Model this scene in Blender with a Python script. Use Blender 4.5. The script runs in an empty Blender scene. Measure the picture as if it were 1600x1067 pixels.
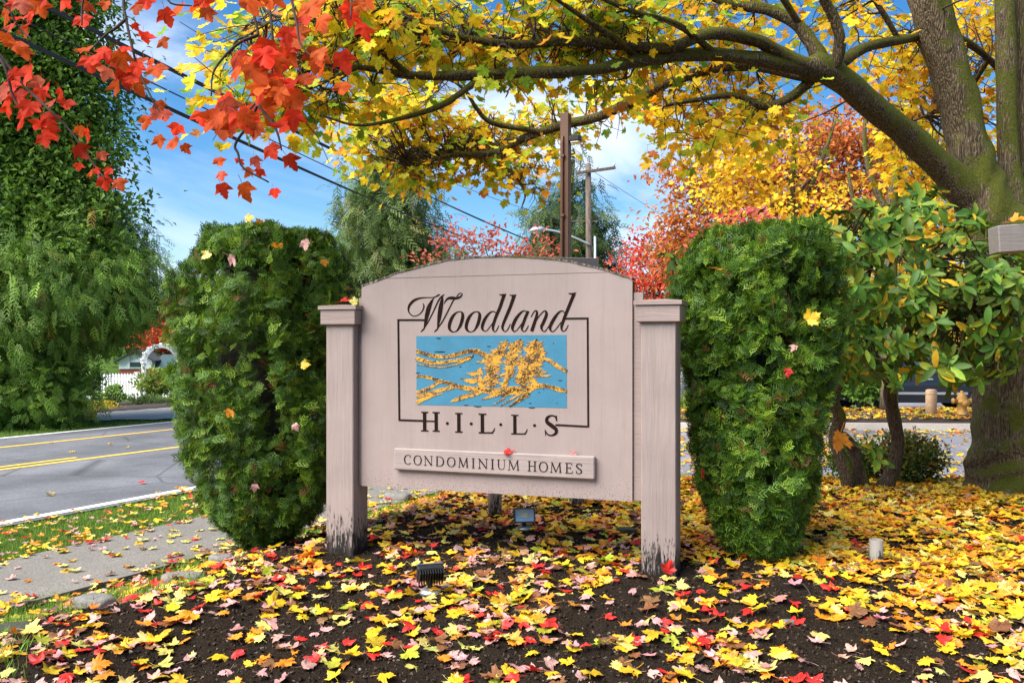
import bpy, math, random
import numpy as np
from mathutils import Vector, Matrix

random.seed(7)
RNG = np.random.default_rng(11)
SC = bpy.context.scene
COL = SC.collection
F, H, CY = 1350.0, 1.65, 540.0          # focal length in photo pixels, eye height, horizon row
R = math.radians

# ------------------------------------------------------------------ camera, sky, sun, exposure
cam_d = bpy.data.cameras.new('camera')
cam_d.sensor_width = 36.0
cam_d.lens = 36.0 * F / 1600.0
cam_d.shift_y = (CY - 533.5) / 1600.0
cam_d.clip_start, cam_d.clip_end = 0.05, 2000.0
cam = bpy.data.objects.new('camera', cam_d)
cam.location = (0, 0, H)
cam.rotation_euler = (R(90), 0, 0)
COL.objects.link(cam)
SC.camera = cam

SUN_AZ, SUN_EL = R(238), R(50)            # high, to the left of the camera
w = bpy.data.worlds.new('World'); SC.world = w; w.use_nodes = True
nt = w.node_tree; nt.nodes.clear()
def N(nt, typ, **kw):
    n = nt.nodes.new(typ)
    for k, v in kw.items():
        if k.startswith('i_'):
            key = k[2:]
            key = int(key) if key.isdigit() else key.replace('_', ' ')
            if hasattr(v, 'is_output') or isinstance(v, bpy.types.NodeSocket):
                nt.links.new(v, n.inputs[key])
            else:
                n.inputs[key].default_value = v
        else:
            setattr(n, k, v)
    return n
sky = N(nt, 'ShaderNodeTexSky', sky_type='NISHITA', sun_disc=False)
sky.sun_elevation, sky.sun_rotation = SUN_EL, SUN_AZ
sky.air_density, sky.dust_density, sky.ozone_density, sky.altitude = 1.0, 0.25, 3.0, 200
tc = N(nt, 'ShaderNodeTexCoord')
mp = N(nt, 'ShaderNodeMapping', i_Vector=tc.outputs['Generated'], i_Scale=(1.0, 1.0, 2.6), i_Location=(3.1, 0.4, 0.2))
cn = N(nt, 'ShaderNodeTexNoise', i_Vector=mp.outputs[0], i_Scale=2.3, i_Detail=9.0, i_Roughness=0.56, i_Distortion=0.5)
cr = N(nt, 'ShaderNodeMapRange', i_Value=cn.outputs[0], i_1=0.47, i_2=0.74, i_3=0.0, i_4=0.85)
cr.interpolation_type = 'SMOOTHSTEP'
hs = N(nt, 'ShaderNodeHueSaturation', i_Saturation=1.34, i_Value=0.69, i_Color=sky.outputs[0])
mx = N(nt, 'ShaderNodeMix', data_type='RGBA', i_0=cr.outputs[0], i_6=hs.outputs[0], i_7=(4.5, 4.9, 5.5, 1))
bg = N(nt, 'ShaderNodeBackground', i_Color=mx.outputs[2], i_Strength=0.115)
N(nt, 'ShaderNodeOutputWorld', i_Surface=bg.outputs[0])

sun_d = bpy.data.lights.new('sun', 'SUN')
sun_d.energy, sun_d.angle, sun_d.color = 5.0, R(55), (1.0, 0.96, 0.89)
sun = bpy.data.objects.new('sun', sun_d); COL.objects.link(sun)
sdir = Vector((math.sin(SUN_AZ) * math.cos(SUN_EL), math.cos(SUN_AZ) * math.cos(SUN_EL), math.sin(SUN_EL)))
sun.rotation_euler = sdir.to_track_quat('Z', 'Y').to_euler()

vs = SC.view_settings
vs.view_transform, vs.look, vs.gamma, vs.exposure, vs.use_curve_mapping = 'Standard', 'None', 1.0, 1.20, False
SC.render.engine = 'CYCLES'
SC.cycles.use_denoising = True
SC.cycles.max_bounces, SC.cycles.diffuse_bounces, SC.cycles.transmission_bounces = 6, 4, 4
SC.cycles.sample_clamp_indirect = 6.0

# ------------------------------------------------------------------ geometry helpers
def P(px, py, Y):
    """photo pixel at a depth -> world point"""
    return np.array([(px - 800) / F * Y, Y, H - (py - CY) / F * Y])

def lattice(seed):
    return np.random.default_rng(seed).random((256, 256))
_L = {}
def vnoise(x, y, seed=0):
    if seed not in _L: _L[seed] = lattice(seed)
    g = _L[seed]
    xi, yi = np.floor(x).astype(int), np.floor(y).astype(int)
    fx, fy = x - xi, y - yi
    fx, fy = fx * fx * (3 - 2 * fx), fy * fy * (3 - 2 * fy)
    a, b = g[xi & 255, yi & 255], g[(xi + 1) & 255, yi & 255]
    c, d = g[xi & 255, (yi + 1) & 255], g[(xi + 1) & 255, (yi + 1) & 255]
    return (a * (1 - fx) + b * fx) * (1 - fy) + (c * (1 - fx) + d * fx) * fy
def fbm(x, y, seed=0, o=4):
    s, amp, tot = 0, 1.0, 0
    for k in range(o):
        s = s + amp * vnoise(x * 2 ** k + 17 * k, y * 2 ** k + 31 * k, seed + k); tot += amp; amp *= 0.5
    return s / tot
def sstep(a, b, x):
    t = np.clip((x - a) / (b - a), 0, 1)
    return t * t * (3 - 2 * t)
ROAD_A = R(28.0)
SA, CA = math.sin(ROAD_A), math.cos(ROAD_A)
def tcoord(x, y): return -x * CA + y * SA          # distance to the left of the camera, across the road
def scoord(x, y): return x * SA + y * CA           # distance along the road
def TS(t, s): return (-t * CA + s * SA, t * SA + s * CA)

def ground_base(x, y):
    x, y = np.asarray(x, float), np.asarray(y, float)
    t = tcoord(x, y)
    m = 0.425 + 0.045 * np.clip((x + 1.0) / 1.8, 0, 1)
    left = sstep(5.15, 3.45, t)
    front = 0.42 + 0.58 * sstep(2.3, 4.45, y + 0.05 * np.clip(x - 1.0, 0, 3) - 0.12 * np.clip(x - 1.4, 0, 2))
    back = sstep(9.3, 7.5, y)
    right = sstep(11, 8, x)
    z = m * left * front * back * right
    z = z - 0.42 * sstep(18, 27, t)
    return z
def ground(x, y):
    x, y = np.asarray(x, float), np.asarray(y, float)
    t = tcoord(x, y)
    bed = sstep(5.2, 4.7, t) * sstep(9.4, 8.8, y)
    rough = (fbm(x * 2.2, y * 2.2, 3, 3) - 0.5) * 0.05 + (fbm(x * 14, y * 14, 9, 3) - 0.5) * 0.050
    far = (fbm(x * 0.5, y * 0.5, 5, 3) - 0.5) * 0.05 * sstep(17, 22, t)
    return ground_base(x, y) + bed * rough + far - 0.012 * (1 - bed)
def G(px, py):
    """photo pixel -> point on the ground"""
    lo = 1.2
    for i in range(600):
        Y = lo * 1.012 ** i
        p = P(px, py, Y)
        if p[2] <= ground_base(p[0], p[1]): break
    return np.array([p[0], p[1], float(ground(p[0], p[1]))])

def mesh(name, V, faces, mats=None, parent=None, smooth=False, attrs=None, link=True, midx=None):
    """faces: (n,k) array or a list of index tuples"""
    me = bpy.data.meshes.new(name)
    V = np.asarray(V, np.float32)
    if isinstance(faces, np.ndarray):
        n, k = faces.shape
        loops, starts, totals = faces.ravel(), np.arange(n) * k, np.full(n, k)
    else:
        totals = np.array([len(f) for f in faces]); n = len(faces)
        loops = np.concatenate([np.asarray(f) for f in faces]); starts = np.concatenate([[0], np.cumsum(totals)[:-1]])
    me.vertices.add(len(V)); me.vertices.foreach_set('co', V.ravel())
    me.loops.add(len(loops)); me.loops.foreach_set('vertex_index', loops.astype(np.int32))
    me.polygons.add(n)
    me.polygons.foreach_set('loop_start', starts.astype(np.int32)); me.polygons.foreach_set('loop_total', totals.astype(np.int32))
    me.polygons.foreach_set('use_smooth', np.full(n, smooth))
    for m in (mats if isinstance(mats, (list, tuple)) else [mats] if mats else []): me.materials.append(m)
    if midx is not None: me.polygons.foreach_set('material_index', np.asarray(midx, np.int32))
    me.update(calc_edges=True)
    for an, arr in (attrs or {}).items():
        arr = np.asarray(arr, np.float32)
        if arr.shape[1] == 4:
            a = me.attributes.new(an, 'FLOAT_COLOR', 'POINT'); a.data.foreach_set('color', arr.ravel())
        else:
            a = me.attributes.new(an, 'FLOAT_VECTOR', 'POINT'); a.data.foreach_set('vector', arr.ravel())
    if not link: return me
    o = bpy.data.objects.new(name, me); COL.objects.link(o)
    if parent is not None: o.parent = parent
    return o
def place(name, me, M=None, parent=None, color=None):
    o = bpy.data.objects.new(name, me); COL.objects.link(o)
    if parent is not None: o.parent = parent
    if M is not None: o.matrix_basis = M
    if color is not None: o.color = (*color, 1)
    return o
def tag(o, label=None, cat=None, group=None, kind=None):
    if label: o['label'] = label
    if cat: o['category'] = cat
    if group: o['group'] = group
    if kind: o['kind'] = kind
    return o
def thing(name, label, cat, group=None, loc=(0, 0, 0), rotz=0):
    o = bpy.data.objects.new(name, None); COL.objects.link(o)
    o.empty_display_size = 0.1
    o.location = [float(v) for v in loc]; o.rotation_euler = (0, 0, rotz)
    return tag(o, label, cat, group)

class MB:
    """collects boxes, prisms and tubes into one mesh"""
    def __init__(s): s.V, s.F, s.n = [], [], 0
    def add(s, V, F):
        V = np.asarray(V, float); s.V.append(V); s.F += [tuple(i + s.n for i in f) for f in F]; s.n += len(V); return s
    def box(s, a, b, bev=0.0, M=None):
        x0, y0, z0 = a; x1, y1, z1 = b
        if bev <= 0:
            V = [(x, y, z) for z in (z0, z1) for y in (y0, y1) for x in (x0, x1)]
            Fs = [(0, 2, 3, 1), (4, 5, 7, 6), (0, 1, 5, 4), (2, 6, 7, 3), (0, 4, 6, 2), (1, 3, 7, 5)]
        else:
            V, Fs = [], []
            idx = {}
            for k, (x, sx) in enumerate(((x0, 1), (x1, -1))):
                for j, (y, sy) in enumerate(((y0, 1), (y1, -1))):
                    for i, (z, sz) in enumerate(((z0, 1), (z1, -1))):
                        idx[k, j, i, 'x'] = len(V); V.append((x, y + sy * bev, z + sz * bev))
                        idx[k, j, i, 'y'] = len(V); V.append((x + sx * bev, y, z + sz * bev))
                        idx[k, j, i, 'z'] = len(V); V.append((x + sx * bev, y + sy * bev, z))
            g = idx
            for k in (0, 1): Fs.append([g[k, 0, 0, 'x'], g[k, 1, 0, 'x'], g[k, 1, 1, 'x'], g[k, 0, 1, 'x']][::-1 if k == 0 else 1])
            for k in (0, 1): Fs.append([g[0, k, 0, 'y'], g[1, k, 0, 'y'], g[1, k, 1, 'y'], g[0, k, 1, 'y']][::1 if k == 0 else -1])
            for k in (0, 1): Fs.append([g[0, 0, k, 'z'], g[1, 0, k, 'z'], g[1, 1, k, 'z'], g[0, 1, k, 'z']][::-1 if k == 0 else 1])
            for a_ in (0, 1):
                for b_ in (0, 1):
                    Fs.append((g[0, a_, b_, 'y'], g[0, a_, b_, 'z'], g[1, a_, b_, 'z'], g[1, a_, b_, 'y']))
                    Fs.append((g[a_, 0, b_, 'x'], g[a_, 0, b_, 'z'], g[a_, 1, b_, 'z'], g[a_, 1, b_, 'x']))
                    Fs.append((g[a_, b_, 0, 'x'], g[a_, b_, 0, 'y'], g[a_, b_, 1, 'y'], g[a_, b_, 1, 'x']))
                    for c_ in (0, 1): Fs.append((g[a_, b_, c_, 'x'], g[a_, b_, c_, 'y'], g[a_, b_, c_, 'z']))
        V = np.array(V, float)
        if M is not None: V = V @ np.array(M)[:3, :3].T + np.array(M)[:3, 3]
        return s.add(V, Fs)
    def tube(s, pts, rad, seg=8, caps=True, wob=0.0, seed=0):
        V, Fs = tube_geo(pts, rad, seg, caps, wob, seed); return s.add(V, Fs)
    def lathe(s, c, prof, seg=20):
        """prof: (r, z) list around a vertical axis at c"""
        a = np.linspace(0, 2 * math.pi, seg, endpoint=False); V, Fs = [], []
        for r, z in prof:
            for q in a: V.append((c[0] + r * math.cos(q), c[1] + r * math.sin(q), c[2] + z))
        for i in range(len(prof) - 1):
            for j in range(seg):
                k = (j + 1) % seg
                Fs.append((i * seg + j, i * seg + k, (i + 1) * seg + k, (i + 1) * seg + j))
        Fs.append(tuple(range(seg))[::-1]); Fs.append(tuple((len(prof) - 1) * seg + j for j in range(seg)))
        return s.add(V, Fs)
    def build(s, name, mat, parent=None, smooth=False):
        return mesh(name, np.concatenate(s.V), s.F, mat, parent, smooth)
def smooth_path(pts, n=6):
    pts = np.asarray(pts, float)
    if len(pts) < 3: return pts
    q = np.vstack([2 * pts[0] - pts[1], pts, 2 * pts[-1] - pts[-2]]); out = []
    for i in range(1, len(q) - 2):
        for u in np.linspace(0, 1, n, endpoint=False):
            a, b, c, d = q[i - 1], q[i], q[i + 1], q[i + 2]
            out.append(0.5 * (2 * b + (c - a) * u + (2 * a - 5 * b + 4 * c - d) * u * u + (3 * b - a - 3 * c + d) * u ** 3))
    out.append(pts[-1]); return np.array(out)
def tube_geo(pts, rad, seg=8, caps=True, wob=0.0, seed=0):
    pts = np.asarray(pts, float); n = len(pts)
    rad = np.broadcast_to(np.asarray(rad, float), (n,)) if np.ndim(rad) else np.full(n, rad)
    d = np.gradient(pts, axis=0); d /= np.linalg.norm(d, axis=1)[:, None] + 1e-12
    u = np.cross(d[0], (0.31, 0.17, 0.93)); u /= np.linalg.norm(u)
    V = []
    ang = np.linspace(0, 2 * math.pi, seg, endpoint=False)
    for i in range(n):
        u = u - d[i] * np.dot(u, d[i]); u /= np.linalg.norm(u); v = np.cross(d[i], u)
        r = rad[i] * (1 + (wob * (vnoise(np.cos(ang) * 1.7 + i * 0.22 + 50, np.sin(ang) * 1.7 + i * 0.13 + 50, seed) - 0.5) * 2 if wob else 0))
        r = np.broadcast_to(r, (seg,))
        V.append(pts[i] + (np.cos(ang) * r)[:, None] * u + (np.sin(ang) * r)[:, None] * v)
    V = np.concatenate(V); Fs = []
    for i in range(n - 1):
        for j in range(seg):
            k = (j + 1) % seg
            Fs.append((i * seg + j, i * seg + k, (i + 1) * seg + k, (i + 1) * seg + j))
    if caps: Fs.append(tuple(range(seg))[::-1]); Fs.append(tuple((n - 1) * seg + j for j in range(seg)))
    return V, Fs

def basis(dirs, norms, sc):
    """per-instance 3x3: local y along dirs, local z near norms"""
    Y = dirs / (np.linalg.norm(dirs, axis=1)[:, None] + 1e-9)
    Z = norms - (norms * Y).sum(1)[:, None] * Y
    Z /= np.linalg.norm(Z, axis=1)[:, None] + 1e-9
    X = np.cross(Y, Z)
    return np.stack([X, Y, Z], axis=2) * np.asarray(sc)[:, None, None]
def scatter(name, temps, ti, M, T, cols, mat, parent=None, smooth=False):
    """temps: list of (V, tris, luv); every instance baked into ONE mesh"""
    VV, FF, CC, LL, off = [], [], [], [], 0
    for k, (V, Fc, L) in enumerate(temps):
        sel = np.where(ti == k)[0]
        if not len(sel): continue
        X = np.einsum('nij,vj->nvi', M[sel], V) + T[sel][:, None, :]
        nv = len(V)
        VV.append(X.reshape(-1, 3))
        FF.append((Fc[None] + (np.arange(len(sel)) * nv + off)[:, None, None]).reshape(-1, 3))
        c = np.concatenate([cols[sel], np.ones((len(sel), 1))], 1)
        CC.append(np.repeat(c, nv, axis=0)); LL.append(np.tile(L, (len(sel), 1)))
        off += nv * len(sel)
    return mesh(name, np.concatenate(VV), np.concatenate(FF), mat, parent, smooth, {'Col': np.concatenate(CC), 'luv': np.concatenate(LL)})
def mat4(M3, T):
    m = Matrix.Identity(4)
    for i in range(3):
        for j in range(3): m[i][j] = float(M3[i, j])
        m[i][3] = float(T[i])
    return m
def randdir(n):
    v = RNG.normal(size=(n, 3)); return v / np.linalg.norm(v, axis=1)[:, None]
def pick(pal, n, wts=None, jit=0.16):
    pal = np.array(pal); i = RNG.choice(len(pal), n, p=None if wts is None else np.array(wts) / np.sum(wts))
    c = pal[i] * (1 + RNG.normal(0, jit, (n, 1))) * (1 + RNG.normal(0, jit * 0.4, (n, 3)))
    return np.clip(c, 0.003, 0.9)

# ------------------------------------------------------------------ materials
def new_mat(name):
    m = bpy.data.materials.new(name); m.use_nodes = True
    t = m.node_tree; t.nodes.clear()
    return m, t
def simple(name, c, rough=0.6, metal=0.0, nscale=0, namt=0.25, bump=0.0, bscale=40, spec=0.4, dirt=None):
    m, t = new_mat(name)
    tcn = N(t, 'ShaderNodeNewGeometry')
    col = None
    b = N(t, 'ShaderNodeBsdfPrincipled', i_Roughness=rough, i_Metallic=metal)
    b.inputs['Specular IOR Level'].default_value = spec
    b.inputs['Base Color'].default_value = (*c, 1)
    if nscale:
        n = N(t, 'ShaderNodeTexNoise', i_Vector=tcn.outputs['Position'], i_Scale=nscale, i_Detail=6.0, i_Roughness=0.65)
        r = N(t, 'ShaderNodeMapRange', i_Value=n.outputs[0], i_1=0.3, i_2=0.7, i_3=1 - namt, i_4=1 + namt)
        mixn = N(t, 'ShaderNodeVectorMath', operation='SCALE', i_0=c, i_Scale=r.outputs[0])
        t.links.new(mixn.outputs[0], b.inputs['Base Color'])
    if bump:
        n2 = N(t, 'ShaderNodeTexNoise', i_Vector=tcn.outputs['Position'], i_Scale=bscale, i_Detail=5.0, i_Roughness=0.7)
        bp = N(t, 'ShaderNodeBump', i_Height=n2.outputs[0], i_Strength=bump, i_Distance=0.02)
        t.links.new(bp.outputs[0], b.inputs['Normal'])
    N(t, 'ShaderNodeOutputMaterial', i_Surface=b.outputs[0])
    return m
VEINS = [(0, 1), (0.72, 0.42), (-0.72, 0.42), (0.98, -0.02), (-0.98, -0.02)]
def leaf_mat(name, obj_color, trans=0.45, gloss=0.12, veins=True, rough=0.45, mott=0.25, blotch=0.75):
    m, t = new_mat(name)
    if obj_color:
        c = N(t, 'ShaderNodeObjectInfo').outputs['Color']
    else:
        c = N(t, 'ShaderNodeAttribute', attribute_name='Col').outputs['Color']
    L = N(t, 'ShaderNodeAttribute', attribute_name='luv').outputs['Vector']
    geo = N(t, 'ShaderNodeNewGeometry')
    n = N(t, 'ShaderNodeTexNoise', i_Vector=geo.outputs['Position'], i_Scale=38.0, i_Detail=4.0, i_Roughness=0.7)
    f = N(t, 'ShaderNodeMapRange', i_Value=n.outputs[0], i_1=0.3, i_2=0.7, i_3=1 - mott, i_4=1 + mott)
    c = N(t, 'ShaderNodeVectorMath', operation='SCALE', i_0=c, i_Scale=f.outputs[0]).outputs[0]
    bn = N(t, 'ShaderNodeTexNoise', i_Vector=geo.outputs['Position'], i_Scale=17.0, i_Detail=5.0, i_Roughness=0.75)
    bm_ = N(t, 'ShaderNodeMapRange', i_Value=bn.outputs[0], i_1=0.56, i_2=0.74, i_3=0.0, i_4=blotch)
    bc = N(t, 'ShaderNodeVectorMath', operation='MULTIPLY', i_0=c, i_1=(0.62, 0.38, 0.35))
    c = N(t, 'ShaderNodeMix', data_type='RGBA', i_0=bm_.outputs[0], i_6=c, i_7=bc.outputs[0]).outputs[2]
    if veins:
        best = None
        for dx, dy in VEINS:
            l = math.hypot(dx, dy); dx, dy = dx / l, dy / l
            cross = N(t, 'ShaderNodeVectorMath', operation='DOT_PRODUCT', i_0=L, i_1=(dy, -dx, 0))
            ab = N(t, 'ShaderNodeMath', operation='ABSOLUTE', i_0=cross.outputs['Value'])
            dot = N(t, 'ShaderNodeVectorMath', operation='DOT_PRODUCT', i_0=L, i_1=(dx, dy, 0))
            neg = N(t, 'ShaderNodeMath', operation='LESS_THAN', i_0=dot.outputs['Value'], i_1=0.0)
            dd = N(t, 'ShaderNodeMath', operation='ADD', i_0=ab.outputs[0], i_1=neg.outputs[0])
            best = dd.outputs[0] if best is None else N(t, 'ShaderNodeMath', operation='MINIMUM', i_0=best, i_1=dd.outputs[0]).outputs[0]
        vm = N(t, 'ShaderNodeMapRange', i_Value=best, i_1=0.008, i_2=0.035, i_3=0.5, i_4=0.0)
        vc = N(t, 'ShaderNodeVectorMath', operation='MULTIPLY_ADD', i_0=c, i_1=(0.85, 0.95, 0.9), i_2=(0.10, 0.05, 0.015))
        c = N(t, 'ShaderNodeMix', data_type='RGBA', i_0=vm.outputs[0], i_6=c, i_7=vc.outputs[0]).outputs[2]
    d = N(t, 'ShaderNodeBsdfPrincipled', i_Base_Color=c, i_Roughness=rough)
    d.inputs['Specular IOR Level'].default_value = gloss * 3
    if trans > 0:
        tr = N(t, 'ShaderNodeBsdfTranslucent', i_Color=c)
        s = N(t, 'ShaderNodeMixShader', i_0=trans, i_1=d.outputs[0], i_2=tr.outputs[0]).outputs[0]
    else: s = d.outputs[0]
    N(t, 'ShaderNodeOutputMaterial', i_Surface=s)
    return m
def bark_mat(name, c1, c2, moss=0.0, scale=14.0, stretch=0.18, bump=0.9, mosscol=(0.115, 0.125, 0.016), lichen=0.0, dist=0.03):
    m, t = new_mat(name)
    geo = N(t, 'ShaderNodeNewGeometry')
    mpn = N(t, 'ShaderNodeMapping', i_Vector=geo.outputs['Position'], i_Scale=(1, 1, stretch))
    nz = N(t, 'ShaderNodeTexNoise', i_Vector=geo.outputs['Position'], i_Scale=5.0, i_Detail=3.0)
    wp = N(t, 'ShaderNodeVectorMath', operation='MULTIPLY_ADD', i_0=nz.outputs['Color'], i_1=(0.05, 0.05, 0.05), i_2=mpn.outputs[0])
    v = N(t, 'ShaderNodeTexVoronoi', i_Vector=wp.outputs[0], i_Scale=scale * 2.2, feature='DISTANCE_TO_EDGE')
    n = N(t, 'ShaderNodeTexNoise', i_Vector=wp.outputs[0], i_Scale=scale * 2.5, i_Detail=6.0, i_Roughness=0.7)
    hgt = N(t, 'ShaderNodeMath', operation='MULTIPLY_ADD', i_0=v.outputs['Distance'], i_1=1.1, i_2=n.outputs[0])
    k = N(t, 'ShaderNodeMapRange', i_Value=hgt.outputs[0], i_1=0.42, i_2=0.86)
    col = N(t, 'ShaderNodeMix', data_type='RGBA', i_0=k.outputs[0], i_6=(*c1, 1), i_7=(*c2, 1)).outputs[2]
    rgh = 0.85
    if lichen:
        ln = N(t, 'ShaderNodeTexNoise', i_Vector=geo.outputs['Position'], i_Scale=26.0, i_Detail=4.0, i_Roughness=0.8)
        lm = N(t, 'ShaderNodeMapRange', i_Value=ln.outputs[0], i_1=0.60, i_2=0.68, i_3=0.0, i_4=lichen)
        col = N(t, 'ShaderNodeMix', data_type='RGBA', i_0=lm.outputs[0], i_6=col, i_7=(0.34, 0.36, 0.27, 1)).outputs[2]
    hh = hgt.outputs[0]
    if moss:
        mn = N(t, 'ShaderNodeTexNoise', i_Vector=geo.outputs['Position'], i_Scale=4.5, i_Detail=5.0, i_Roughness=0.7)
        sp = N(t, 'ShaderNodeSeparateXYZ', i_0=geo.outputs['Normal'])
        a1 = N(t, 'ShaderNodeMath', operation='MULTIPLY_ADD', i_0=sp.outputs['Z'], i_1=0.22, i_2=mn.outputs[0])
        a2 = N(t, 'ShaderNodeMath', operation='MULTIPLY_ADD', i_0=sp.outputs['X'], i_1=0.10, i_2=a1.outputs[0])
        mm = N(t, 'ShaderNodeMapRange', i_Value=a2.outputs[0], i_1=0.62 - moss * 0.25, i_2=0.70 - moss * 0.22)
        fz = N(t, 'ShaderNodeTexNoise', i_Vector=geo.outputs['Position'], i_Scale=70.0, i_Detail=5.0, i_Roughness=0.8)
        fr = N(t, 'ShaderNodeMapRange', i_Value=fz.outputs[0], i_1=0.3, i_2=0.7, i_3=0.45, i_4=1.6)
        mc = N(t, 'ShaderNodeVectorMath', operation='SCALE', i_0=mosscol, i_Scale=fr.outputs[0])
        col = N(t, 'ShaderNodeMix', data_type='RGBA', i_0=mm.outputs[0], i_6=col, i_7=mc.outputs[0]).outputs[2]
        hh = N(t, 'ShaderNodeMix', data_type='FLOAT', i_0=mm.outputs[0], i_2=hgt.outputs[0], i_3=fz.outputs[0]).outputs[0]
    bp = N(t, 'ShaderNodeBump', i_Height=hh, i_Strength=bump, i_Distance=dist)
    b = N(t, 'ShaderNodeBsdfPrincipled', i_Base_Color=col, i_Roughness=rgh, i_Normal=bp.outputs[0])
    b.inputs['Specular IOR Level'].default_value = 0.2
    N(t, 'ShaderNodeOutputMaterial', i_Surface=b.outputs[0])
    return m
def ground_mat():
    m, t = new_mat('soil and lawn')
    geo = N(t, 'ShaderNodeNewGeometry'); pos = geo.outputs['Position']
    big = N(t, 'ShaderNodeTexNoise', i_Vector=pos, i_Scale=1.6, i_Detail=4.0)
    fine = N(t, 'ShaderNodeTexNoise', i_Vector=pos, i_Scale=95.0, i_Detail=6.0, i_Roughness=0.75)
    vor = N(t, 'ShaderNodeTexVoronoi', i_Vector=pos, i_Scale=70.0)
    sc = N(t, 'ShaderNodeValToRGB', i_0=fine.outputs[0])
    sc.color_ramp.elements[0].position, sc.color_ramp.elements[0].color = 0.30, (0.006, 0.005, 0.004, 1)
    sc.color_ramp.elements[1].position, sc.color_ramp.elements[1].color = 0.78, (0.062, 0.043, 0.030, 1)
    vsep = N(t, 'ShaderNodeSeparateColor', i_0=vor.outputs['Color'])
    peb = N(t, 'ShaderNodeMapRange', i_Value=vsep.outputs[0], i_1=0.993, i_2=0.995)
    soil = N(t, 'ShaderNodeMix', data_type='RGBA', i_0=peb.outputs[0], i_6=sc.outputs[0], i_7=(0.20, 0.18, 0.15, 1)).outputs[2]
    gr = N(t, 'ShaderNodeValToRGB', i_0=fine.outputs[0])
    gr.color_ramp.elements[0].position, gr.color_ramp.elements[0].color = 0.3, (0.020, 0.035, 0.008, 1)
    gr.color_ramp.elements[1].position, gr.color_ramp.elements[1].color = 0.75, (0.10, 0.17, 0.03, 1)
    tt = N(t, 'ShaderNodeVectorMath', operation='DOT_PRODUCT', i_0=pos, i_1=(-CA, SA, 0))
    td = N(t, 'ShaderNodeMath', operation='MULTIPLY_ADD', i_0=big.outputs[0], i_1=0.9, i_2=tt.outputs['Value'])
    gm = N(t, 'ShaderNodeMapRange', i_Value=td.outputs[0], i_1=5.35, i_2=5.60).outputs[0]
    sep = N(t, 'ShaderNodeSeparateXYZ', i_0=pos)
    farm = N(t, 'ShaderNodeMapRange', i_Value=sep.outputs['Y'], i_1=30.0, i_2=31.0).outputs[0]
    gm = N(t, 'ShaderNodeMath', operation='MAXIMUM', i_0=gm, i_1=farm).outputs[0]
    # thin moss on the bed
    mo = N(t, 'ShaderNodeTexNoise', i_Vector=pos, i_Scale=3.4, i_Detail=5.0, i_Roughness=0.7)
    mm = N(t, 'ShaderNodeMapRange', i_Value=mo.outputs[0], i_1=0.60, i_2=0.70, i_3=0.0, i_4=0.6)
    soil = N(t, 'ShaderNodeMix', data_type='RGBA', i_0=mm.outputs[0], i_6=soil, i_7=(0.030, 0.048, 0.010, 1)).outputs[2]
    col = N(t, 'ShaderNodeMix', data_type='RGBA', i_0=gm, i_6=soil, i_7=gr.outputs[0]).outputs[2]
    bp = N(t, 'ShaderNodeBump', i_Height=fine.outputs[0], i_Strength=1.0, i_Distance=0.02)
    b = N(t, 'ShaderNodeBsdfPrincipled', i_Base_Color=col, i_Roughness=1.0, i_Normal=bp.outputs[0])
    b.inputs['Specular IOR Level'].default_value = 0.03
    N(t, 'ShaderNodeOutputMaterial', i_Surface=b.outputs[0])
    return m
def paving_mat(name, c, speck=0.5, patch=0.2, scale=150.0, bump=0.4, crack=False, lanes=0.0):
    m, t = new_mat(name)
    geo = N(t, 'ShaderNodeNewGeometry'); pos = geo.outputs['Position']
    f = N(t, 'ShaderNodeTexNoise', i_Vector=pos, i_Scale=scale, i_Detail=3.0, i_Roughness=0.8)
    fr = N(t, 'ShaderNodeMapRange', i_Value=f.outputs[0], i_1=0.3, i_2=0.7, i_3=1 - speck, i_4=1 + speck)
    p = N(t, 'ShaderNodeTexNoise', i_Vector=pos, i_Scale=0.7, i_Detail=6.0, i_Roughness=0.65)
    pr = N(t, 'ShaderNodeMapRange', i_Value=p.outputs[0], i_1=0.3, i_2=0.7, i_3=1 - patch, i_4=1 + patch)
    k = N(t, 'ShaderNodeMath', operation='MULTIPLY', i_0=fr.outputs[0], i_1=pr.outputs[0])
    if lanes:     # tyre-polished wheel tracks
        tt = N(t, 'ShaderNodeVectorMath', operation='DOT_PRODUCT', i_0=pos, i_1=(-CA * 3.6, SA * 3.6, 0))
        sn = N(t, 'ShaderNodeMath', operation='SINE', i_0=tt.outputs['Value'])
        k = N(t, 'ShaderNodeMath', operation='MULTIPLY', i_0=k.outputs[0], i_1=N(t, 'ShaderNodeMath', operation='MULTIPLY_ADD', i_0=sn.outputs[0], i_1=lanes, i_2=1.0).outputs[0])
    col = N(t, 'ShaderNodeVectorMath', operation='SCALE', i_0=c, i_Scale=k.outputs[0]).outputs[0]
    if crack:
        v = N(t, 'ShaderNodeTexVoronoi', i_Vector=pos, i_Scale=0.55, feature='DISTANCE_TO_EDGE')
        ck = N(t, 'ShaderNodeMapRange', i_Value=v.outputs['Distance'], i_1=0.0, i_2=0.012, i_3=0.65, i_4=0.0)
        col = N(t, 'ShaderNodeMix', data_type='RGBA', i_0=ck.outputs[0], i_6=col, i_7=(0.03, 0.03, 0.03, 1)).outputs[2]
    bp = N(t, 'ShaderNodeBump', i_Height=f.outputs[0], i_Strength=bump, i_Distance=0.006)
    b = N(t, 'ShaderNodeBsdfPrincipled', i_Base_Color=col, i_Roughness=0.85, i_Normal=bp.outputs[0])
    b.inputs['Specular IOR Level'].default_value = 0.3
    N(t, 'ShaderNodeOutputMaterial', i_Surface=b.outputs[0])
    return m
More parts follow.
